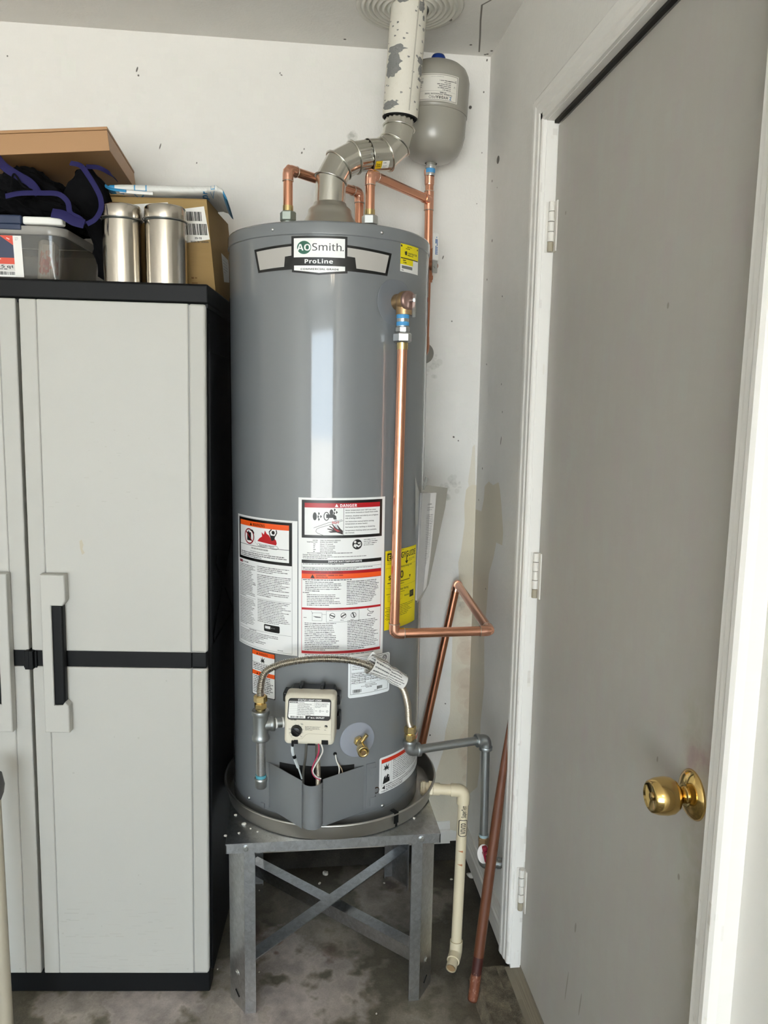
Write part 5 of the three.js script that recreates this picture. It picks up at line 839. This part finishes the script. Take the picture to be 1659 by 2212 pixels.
// --- carton, sagging a little to the left
{
  const y0 = cab(.0, CT, -.2).y + .0005, h = .205;
  const F = [V(-.955, y0, .348), V(-.7265, y0, .366)], bk = V(.030, 0, -.235), lean = V(-.018, h, -.006);
  const fl = F[0], fr = F[1], br = F[1].clone().add(bk), bl = F[0].clone().add(bk);
  const tex = (seed, draw) => canvasTex(700, 620, (x, w, hh) => { x.fillStyle = '#927649'; x.fillRect(0, 0, w, hh); const r = mulberry(seed); for (let i = 0; i < 700; i++) { x.globalAlpha = .10; x.fillStyle = r() < .5 ? '#7d633b' : '#a4875a'; x.fillRect(r() * w, r() * hh, 20 + r() * 120, 1 + r() * 2); } x.globalAlpha = 1; draw(x, w, hh); });
  const front = tex(5, (x, w, hh) => {
    x.fillStyle = '#a08454'; x.fillRect(0, 0, w, 64);
    poly(x, [[60, 50], [430, 20], [436, 150], [60, 170]], '#e8e5df'); txt(x, 'EA', 262, 138, 62, '#151515', { stretch: 104 });
    poly(x, [[470, 70], [678, 40], [696, 262], [470, 298]], '#e8e5df'); bars(x, 510, 78, 140, 62, 15); bars(x, 520, 158, 162, 76, 16); txt(x, '20-10', 590, 262, 20, '#333'); txt(x, 'MADE IN TAIWAN', 560, 286, 17, '#333', { stretch: 126 }); txt(x, 'HB13', 500, 290, 16, '#333');
    greek(x, 540, 520, 130, 1, 16, 12, 7, '#6d4d27'); greek(x, 540, 556, 110, 1, 16, 10, 8, '#6d4d27');
  });
  const sideTex = tex(6, (x, w, hh) => { x.fillStyle = '#e0ddd6'; poly(x, [[330, 290], [560, 300], [560, 470], [330, 500]], '#d8d6d0'); greek(x, 360, 330, 160, 5, 22, 6, 9, '#999'); });
  const o = thing('carton', 'brown cardboard carton with white barcode labels behind the canisters', 'box', [(fl.x + br.x) / 2, y0, (fl.z + br.z) / 2]);
  const up = p => p.clone().add(lean);
  const card = mat('#927649', .85);
  part('carton_front', quad(up(fl), up(fr), fr, fl, 2), mat('#ffffff', .85, 0, { map: front }), o);
  part('carton_side', quad(up(fr), up(br), br, fr, 2), mat('#ffffff', .85, 0, { map: sideTex }), o);
  part('carton_shell', [quad(up(bl), up(fl), fl, bl), quad(up(br), up(bl), bl, br), quad(fl, fr, br, bl)], card, o);
  part('flap', [slab([up(fl), up(fr), up(fr).add(bk.clone().multiplyScalar(.5)), up(fl).add(bk.clone().multiplyScalar(.5))], V(0, .003, 0)), slab([up(fl).add(V(-.004, .004, .004)), up(fl).add(V(.10, .006, .006)), up(fl).add(V(.10, .012, -.1)), up(fl).add(V(0, .012, -.1))], V(0, .003, 0)), quad(up(fl).add(bk.clone().multiplyScalar(.49)), up(fr).add(bk.clone().multiplyScalar(.49)), up(br), up(bl))], card, o);
  // --- padded mailer lying on the carton
  const mt = canvasTex(900, 420, (x, w, hh) => { x.fillStyle = '#d3d2cc'; x.fillRect(0, 0, w, hh); const r = mulberry(14); for (let i = 0; i < 260; i++) { x.globalAlpha = .22; line(x, [[r() * w, r() * hh], [r() * w, r() * hh]].map(([a, b], k, A) => k ? [A[0][0] + 26, A[0][1] + 30] : [a, b]), r() < .5 ? '#b9b7af' : '#ecebe6', 3); } x.globalAlpha = 1; for (const [a, b] of [[120, 300], [520, 290], [320, 120], [760, 110]]) { x.save(); x.translate(a, b); x.rotate(-1.35); txt(x, 'pr', 0, 0, 62, '#2e78a8'); x.restore(); line(x, [[a + 50, b - 60], [a + 66, b - 10], [a + 100, b - 60]], '#3d86b4', 6); x.strokeStyle = '#3d86b4'; x.lineWidth = 5; x.strokeRect(a + 60, b - 110, 46, 34); } x.fillStyle = '#2a86b8'; x.fillRect(0, 0, 70, hh); x.fillRect(w - 110, 0, 110, hh); });
  const m = thing('padded_mailer', 'white and blue plastic padded mailer lying on the carton', 'mailer', [-.84, y0 + h, .28]);
  const prof = [[-.965, 1.912, .0085], [-.93, 1.913, .013], [-.86, 1.914, .014], [-.80, 1.915, .0135], [-.745, 1.918, .013], [-.722, 1.921, .013], [-.708, 1.915, .010], [-.697, 1.897, .006]];
  const yb = y0 + h + .016 - .0135;
  const at = (u, key) => { const f = u * (prof.length - 1), i = Math.min(Math.floor(f), prof.length - 2), t = f - i; return prof[i][key] * (1 - t) + prof[i + 1][key] * t; };
  const NU = 60, NV = 40, pos = [], uvs = [], idx = [];
  for (let i = 0; i <= NU; i++) for (let j = 0; j <= NV; j++) {
    const u = i / NU, a = j / NV * Math.PI * 2 - Math.PI, cs = Math.cos(a), sn = Math.sin(a), e = u < .02 || u > .98 ? .35 : 1, th = at(u, 2) * e * (1 + (fbm(n1, u * 12, j / NV * 9, 3) - .5) * .3), yc = at(u, 1) - 1.913;
    const y = Math.sign(sn) * Math.pow(Math.abs(sn), .55) * th, z = .274 + Math.sign(cs) * Math.pow(Math.abs(cs), .8) * .098 + (fbm(n2, u * 16, 3, 3) - .5) * .006;
    pos.push(at(u, 0), yb + yc + .0145 + (u < .84 ? Math.max(y, -.0138 - yc) : y), z); uvs.push(u, j / NV);
  }
  for (let i = 0; i < NU; i++) for (let j = 0; j < NV; j++) { const q = i * (NV + 1) + j, w = q + NV + 1; idx.push(q, w, q + 1, q + 1, w, w + 1); }
  const mg = new THREE.BufferGeometry(); mg.setAttribute('position', new THREE.Float32BufferAttribute(pos, 3)); mg.setAttribute('uv', new THREE.Float32BufferAttribute(uvs, 2)); mg.setIndex(idx); mg.computeVertexNormals();
  part('mailer_body', mg, mat('#ffffff', .38, 0, { map: mt }), m);
  part('mailer_seam', [sweep(smooth([V(-.968, yb + .012, .36), V(-.972, yb + .020, .365), V(-.955, yb + .010, .372), V(-.92, yb + .006, .374)], 20), .004, 10, { section: [1, .5] })], mat('#2a86b8', .4), m, 'blue folded edge');
  part('mailer_strip', sweep([V(-.935, yb + .006, .3705), V(-.90, yb + .0045, .372), V(-.862, yb + .004, .371)], .003, 8, { section: [1.3, .5] }), M.white, m);
}
// --- clear tote with navy and white lid
{
  const o0 = cab(-.318, CT + .0006, -.04);
  const o = thing('plastic_tote', 'clear grey plastic tote with navy lid and white latch on the cabinet', 'storage box', [o0.x, o0.y, o0.z]); o.rotation.copy(CAB.rotation); LOCAL.add(o);
  // own frame: x to the left is negative, front face near z = 0
  const L = .36, Dp = .27, Hh = .112, rr = .03;
  const rectPts = (x0, x1, z0, z1, r, n = 8) => { const out = []; for (const [cx, cz, a0] of [[x1 - r, z1 - r, 0], [x0 + r, z1 - r, Math.PI / 2], [x0 + r, z0 + r, Math.PI], [x1 - r, z0 + r, Math.PI * 1.5]]) for (let i = 0; i <= n; i++) { const a = a0 + i / n * Math.PI / 2; out.push([cx + Math.cos(a) * r, cz + Math.sin(a) * r]); } return out; };
  const loft = (rows) => { const pos = [], uv = [], idx = [], n = rows[0].length; rows.forEach((row, k) => row.forEach(([x, y, z], j) => { pos.push(x, y, z); uv.push(j / n, k); })); for (let k = 0; k < rows.length - 1; k++) for (let j = 0; j < n; j++) { const a = k * n + j, b = k * n + (j + 1) % n; idx.push(a, a + n, b, b, a + n, b + n); } const g = new THREE.BufferGeometry(); g.setAttribute('position', new THREE.Float32BufferAttribute(pos, 3)); g.setAttribute('uv', new THREE.Float32BufferAttribute(uv, 2)); g.setIndex(idx); g.computeVertexNormals(); return g; };
  const row = (y, off, r = rr) => rectPts(-L - off, off, -Dp - off, off, r + off).map(([a, b]) => [a, y, b]);
  const clear = mat('#c4c1bb', .16, 0, { transmission: .86, thickness: 0 });
  part('tote_body', loft([row(.0, -.016, .022), row(.003, -.012, .022), row(.05, -.006), row(Hh, 0)]), clear, o, 'see-through grey plastic wall');
  part('tote_floor', box(-L + .02, -.02, .0008, .003, -Dp + .02, -.02), clear, o);
  part('tote_rim', loft([row(Hh - .016, .0005), row(Hh - .016, .006), row(Hh + .001, .007), row(Hh + .001, .0)]), mat('#b5b1aa', .3, 0, { transmission: .35, thickness: 0 }), o);
  part('lid', [box(-L + .005, -.01, Hh + .001, Hh + .012, -Dp + .005, -.012, .004)], mat('#232f48', .42), o, 'navy lid');
  part('latch', [new RoundedBoxGeometry(.085, .0165, .022, 3, .004).translate(-.036, Hh + .0125, -.002)], M.white, o, 'white latch');
  part('navy_handle', [new RoundedBoxGeometry(.16, .020, .024, 3, .004).translate(-.160, Hh + .0125, 0), box(-.24, -.082, Hh - .008, Hh + .004, -.004, .010, .002)], mat('#25324e', .4), o, 'navy handle');
  const lab = canvasTex(420, 560, (x, w, h) => {
    x.fillStyle = '#2a3450'; x.fillRect(0, 0, w, h); x.fillStyle = '#e9e6e0'; x.fillRect(w - 66, 0, 66, h); poly(x, [[250, 0], [w - 66, 0], [w - 66, 130]], '#d5482f'); x.save(); x.translate(300, 36); x.rotate(.72); greek(x, 0, -12, 60, 1, 14, 12, 61, '#f2e4dd'); x.restore();
    x.fillStyle = '#ecebe6'; x.fillRect(0, 52, 220, 74); txt(x, 'ty', 130, 112, 76, '#14161c', { stretch: 84 }); txt(x, 'ons', 112, 222, 56, '#f1efec', { stretch: 112 }); x.fillStyle = '#c9c7c2'; x.fillRect(0, 252, 130, 3);
    x.fillStyle = '#d5482f'; x.fillRect(0, 300, w - 66, 86); greek(x, 160, 314, 150, 1, 20, 14, 62, '#f7d9cf'); greek(x, 160, 342, 170, 1, 20, 14, 63, '#f7d9cf');
    x.fillStyle = '#cfccc7'; x.fillRect(0, 386, w - 66, h - 386); txt(x, '15 qt', 216, 438, 54, '#20222a', { stretch: 130 }); greek(x, 216, 448, 120, 1, 20, 14, 64, '#44464e'); x.fillStyle = '#f0eeea'; x.fillRect(200, 480, 154, 80); bars(x, 220, 488, 126, 46, 8);
    poly(x, [[0, 350], [60, 340], [120, 372], [176, 380], [160, 420], [190, 436], [150, 460], [180, 480], [120, 520], [60, 545], [0, 550]], '#b9b5af'); for (const y of [380, 410, 446, 480]) line(x, [[0, y], [150, y + 14]], '#8b8780', 5); greek(x, w - 50, 20, 30, 4, 12, 5, 3, '#888');
  });
  const q = new THREE.PlaneGeometry(.116, .086); q.rotateX(.10); q.translate(-.144, .050, -.0042); part('paper_label', q, sticker(lab, .4), o, 'navy and orange printed label');
  // contents: pale packet and cloth
  const pk = canvasTex(128, 256, (x, w, h) => { x.fillStyle = '#cbbfb4'; x.fillRect(0, 0, w, h); const r = mulberry(19); for (let i = 0; i < 70; i++) { x.globalAlpha = .5; disc(x, w * (.2 + r() * .6), h * (.3 + r() * .5), 4 + r() * 16, r() < .6 ? '#c2543f' : '#d9cdc2', null, 0, 6 + r() * 14); } x.globalAlpha = 1; });
  const pg = new RoundedBoxGeometry(.036, .092, .05, 5, .012), pp = pg.attributes.position; for (let i = 0; i < pp.count; i++) { const k = (fbm(n2, pp.getX(i) * 90 + 4, pp.getY(i) * 60 + pp.getZ(i) * 50, 3) - .5) * .012; pp.setX(i, pp.getX(i) + k); pp.setZ(i, pp.getZ(i) + k); } pg.computeVertexNormals();
  single('crumpled_packet', pg.rotateZ(-.07).translate(-1.094, 1.7545, .375), mat('#ffffff', .5, 0, { map: pk }), 'crumpled pale and red packet inside the clear tote', 'packet');
}
function rumple(g, amp, f) { const p = g.attributes.position, n = g.attributes.normal; for (let i = 0; i < p.count; i++) { const x = p.getX(i), y = p.getY(i), z = p.getZ(i), k = 1 - 2 * Math.abs(fbm(n3, x * f + y * f * .6 + 30, z * f - y * f * .5 + 30, 3) - .5) * 2; p.setXYZ(i, x + n.getX(i) * amp * (k - .6), y + n.getY(i) * amp * (k - .6), z + n.getZ(i) * amp * (k - .6)); } g.computeVertexNormals(); return g; }
// --- black and blue fabric bag heap
{
  const c = V(-1.145, 1.905, .27);
  const g = new THREE.SphereGeometry(1, 96, 64), p = g.attributes.position, q = V(0, 0, 0);
  const base = 1.832;
  for (let i = 0; i < p.count; i++) {
    q.fromBufferAttribute(p, i); const a = Math.atan2(q.z, q.x);
    const w = fbm(n1, q.x * 2.2 + 9, q.y * 2.6 + q.z * 2.1 + 5, 4), f = Math.abs(fbm(n2, q.x * 3 + q.y * 2 + 3, q.z * 3 - q.y * 2.2 + 8, 3) - .5) * 2, s = .86 + (w - .5) * .34 - f * .16;
    let x = q.x * .168 * s, y = q.y * .072 * s, z = q.z * .165 * s; y -= Math.max(0, q.x) ** 2 * .05; x += (q.x > .4 ? .02 : 0) * (q.y < 0 ? 1 : .2);
    let Y = c.y + y; if (Y < base + .004 && c.x + x < -.99) Y = base + .004 + (Y - base) * .04; p.setXYZ(i, c.x + x, Y, c.z + z);
  }
  g.computeVertexNormals();
  const cloth = mat('#0b0b0d', .95, 0, { specularIntensity: .3 }), blue = mat('#130f4c', .8, 0, { sheen: .4 });
  const o = thing('cloth_bag', 'heap of black fabric bag with royal blue straps on the tote', 'bag', [c.x, base, c.z]);
  part('bag_body', rumple(g, .010, 34), cloth, o);
  // overhanging fold drooping beside the tote
  { const pts = smooth([V(-1.03, 1.93, .36), V(-1.0, 1.905, .365), V(-.992, 1.865, .325), V(-.986, 1.80, .30), V(-.984, 1.725, .27)], 30); part('bag_fold', rumple(sweep(pts, (s, i) => (.040 * (1 - i / 55) + .004) * (i > 28 ? .6 : 1), 40, { section: [1, .62] }), .014, 38), cloth, o); }
  const ribbon = (pts, w, z = .405) => part('strap', sweep(smooth(pts.map(([u, v, dz = 0]) => pz(u, v, z + dz)), 60), w, 14, { section: [.16, 1], up: V(0, .25, 1) }), blue, o, 'royal blue webbing strap');
  ribbon([[-8, 340, 0], [12, 362, .03], [40, 380, .035], [66, 396, .03], [84, 420, .02]], .0095, .40);
  ribbon([[12, 424, .05], [40, 418, .055], [90, 417, .055], [128, 420, .055], [146, 436, .055], [152, 460, .055], [172, 472, .055], [184, 484, .05]], .0058, .40);
  ribbon([[112, 460, .055], [135, 464, .06], [160, 478, .06], [182, 484, .06]], .0105, .40);
  ribbon([[152, 352, .02], [174, 358, .03], [190, 378, .04], [205, 402, .045], [217, 428, .045], [218, 452, .05], [205, 474, .055], [188, 484, .055]], .0058, .40);
  ribbon([[186, 360, 0], [212, 362, 0], [236, 374, -.02], [252, 390, -.06]], .0055, .38);
  part('drawcord', sweep(smooth([[24, 418], [30, 376], [52, 404], [70, 412], [40, 412], [22, 420]].map(([u, v]) => pz(u, v, .447)), 50), .0022, 8), cloth, o);
}
// --- beech panel on top of the heap
{
  const wood = canvasTex(1024, 512, (x, w, h) => { x.fillStyle = '#ac8258'; x.fillRect(0, 0, w, h); const r = mulberry(71); for (let i = 0; i < 900; i++) { x.globalAlpha = .16; x.fillStyle = r() < .5 ? '#a0703f' : '#cba074'; x.fillRect(r() * w, r() * h, 30 + r() * 180, 1 + r() * 2.4); } x.globalAlpha = .28; for (let i = 0; i < 26; i++) { const a = 250 + i * 20; line(x, Array.from({ length: 20 }, (_, k) => [a + Math.sin(k / 19 * 3.1) * 60 * Math.sin(i * .3), k / 19 * h]), '#95673a', 2); } x.globalAlpha = 1; });
  const wm = mat('#ffffff', .5, 0, { map: wood });
  const o = thing('beech_board', 'thick beech wood panel resting on the black bag', 'panel', [-.9475, 1.993, .4]); o.rotation.set(-.0, .02, .10); LOCAL.add(o);
  part('board', uvRange(box(-.52, 0, 0, .0425, -.33, 0, .001), (a, b, c) => (a + c) * 2.2, (a, b, c) => b * 9 + c * .8), wm, o);
  part('top_edge', uvRange(box(-.521, .001, .0431, .0495, -.331, .001, .001), (a, b, c) => (a + c) * 2.2, (a, b, c) => b * 9 + c * .8), wm, o);
}
// --- cream pole standing before the cabinet
{
  const a = V(-1.1765, .0, .640), b = V(-1.2, .60, .575), o = thing('cream_pole', 'cream painted pole with dark grip standing before the cabinet', 'pole', [a.x, 0, a.z]);
  part('shaft', rod(a, b, .0145, 24), mat('#aea592', .5), o);
  part('grip', sweep([V(-1.199, .578, .578), V(-1.2, .592, .576), V(-1.201, .61, .574), V(-1.2025, .635, .571), V(-1.204, .645, .569)], (s, i) => [.015, .021, .024, .02, .008][i], 24), mat('#4b4a49', .5), o, 'dark rubber grip');
}
// --- plaster crumbs on the floor
{
  const r = mulberry(501), crumb = mat('#cfcabf', .9);
  for (const [u, v, s] of [[703, 1888, .012], [690, 1909, .006], [640, 1907, .004], [1018, 1893, .016], [975, 1900, .005], [1000, 1914, .004], [830, 1908, .004], [560, 1924, .003], [470, 2094, .003], [560, 2100, .003], [813, 2190, .003]]) {
    const q = py(u, v, 0), g = new THREE.IcosahedronGeometry(1, 1), p = g.attributes.position; for (let i = 0; i < p.count; i++) { const k = .7 + .5 * n1(p.getX(i) * 3 + u, p.getY(i) * 3 + p.getZ(i) * 2 + v); p.setXYZ(i, p.getX(i) * s * k, Math.max(p.getY(i) * s * .5 * k, -s * .22), p.getZ(i) * s * .7 * k); } g.computeVertexNormals(); g.rotateY(r() * 6); g.translate(q.x, s * .22, q.z);
    single('plaster_crumb', g, crumb, 'small white plaster crumb on the floor by the stand', 'debris', 'plaster crumbs on the floor');
  }
}
{
  const r = mulberry(77), crumb = mat('#dcd8cf', .9);
  for (const [u, v, s] of [[509, 1761, .004], [527, 1781, .006], [895, 1768, .004], [487, 1806, .004], [516, 1800, .003], [556, 1797, .003], [541, 1790, .0025], [867, 1758, .0025]]) {
    const q = py(u, v, ST), g = new THREE.IcosahedronGeometry(s, 1), p = g.attributes.position; for (let i = 0; i < p.count; i++) p.setXYZ(i, p.getX(i), Math.max(p.getY(i) * .6, -s * .25), p.getZ(i) * (.7 + .4 * n1(i, u))); g.computeVertexNormals(); g.rotateY(r() * 6); g.translate(q.x, ST + s * .25, q.z);
    single('plaster_crumb', g, crumb, 'tiny white plaster crumb on the metal stand top', 'debris', 'plaster crumbs on the stand top');
  }
}
renderer.render(scene, camera);
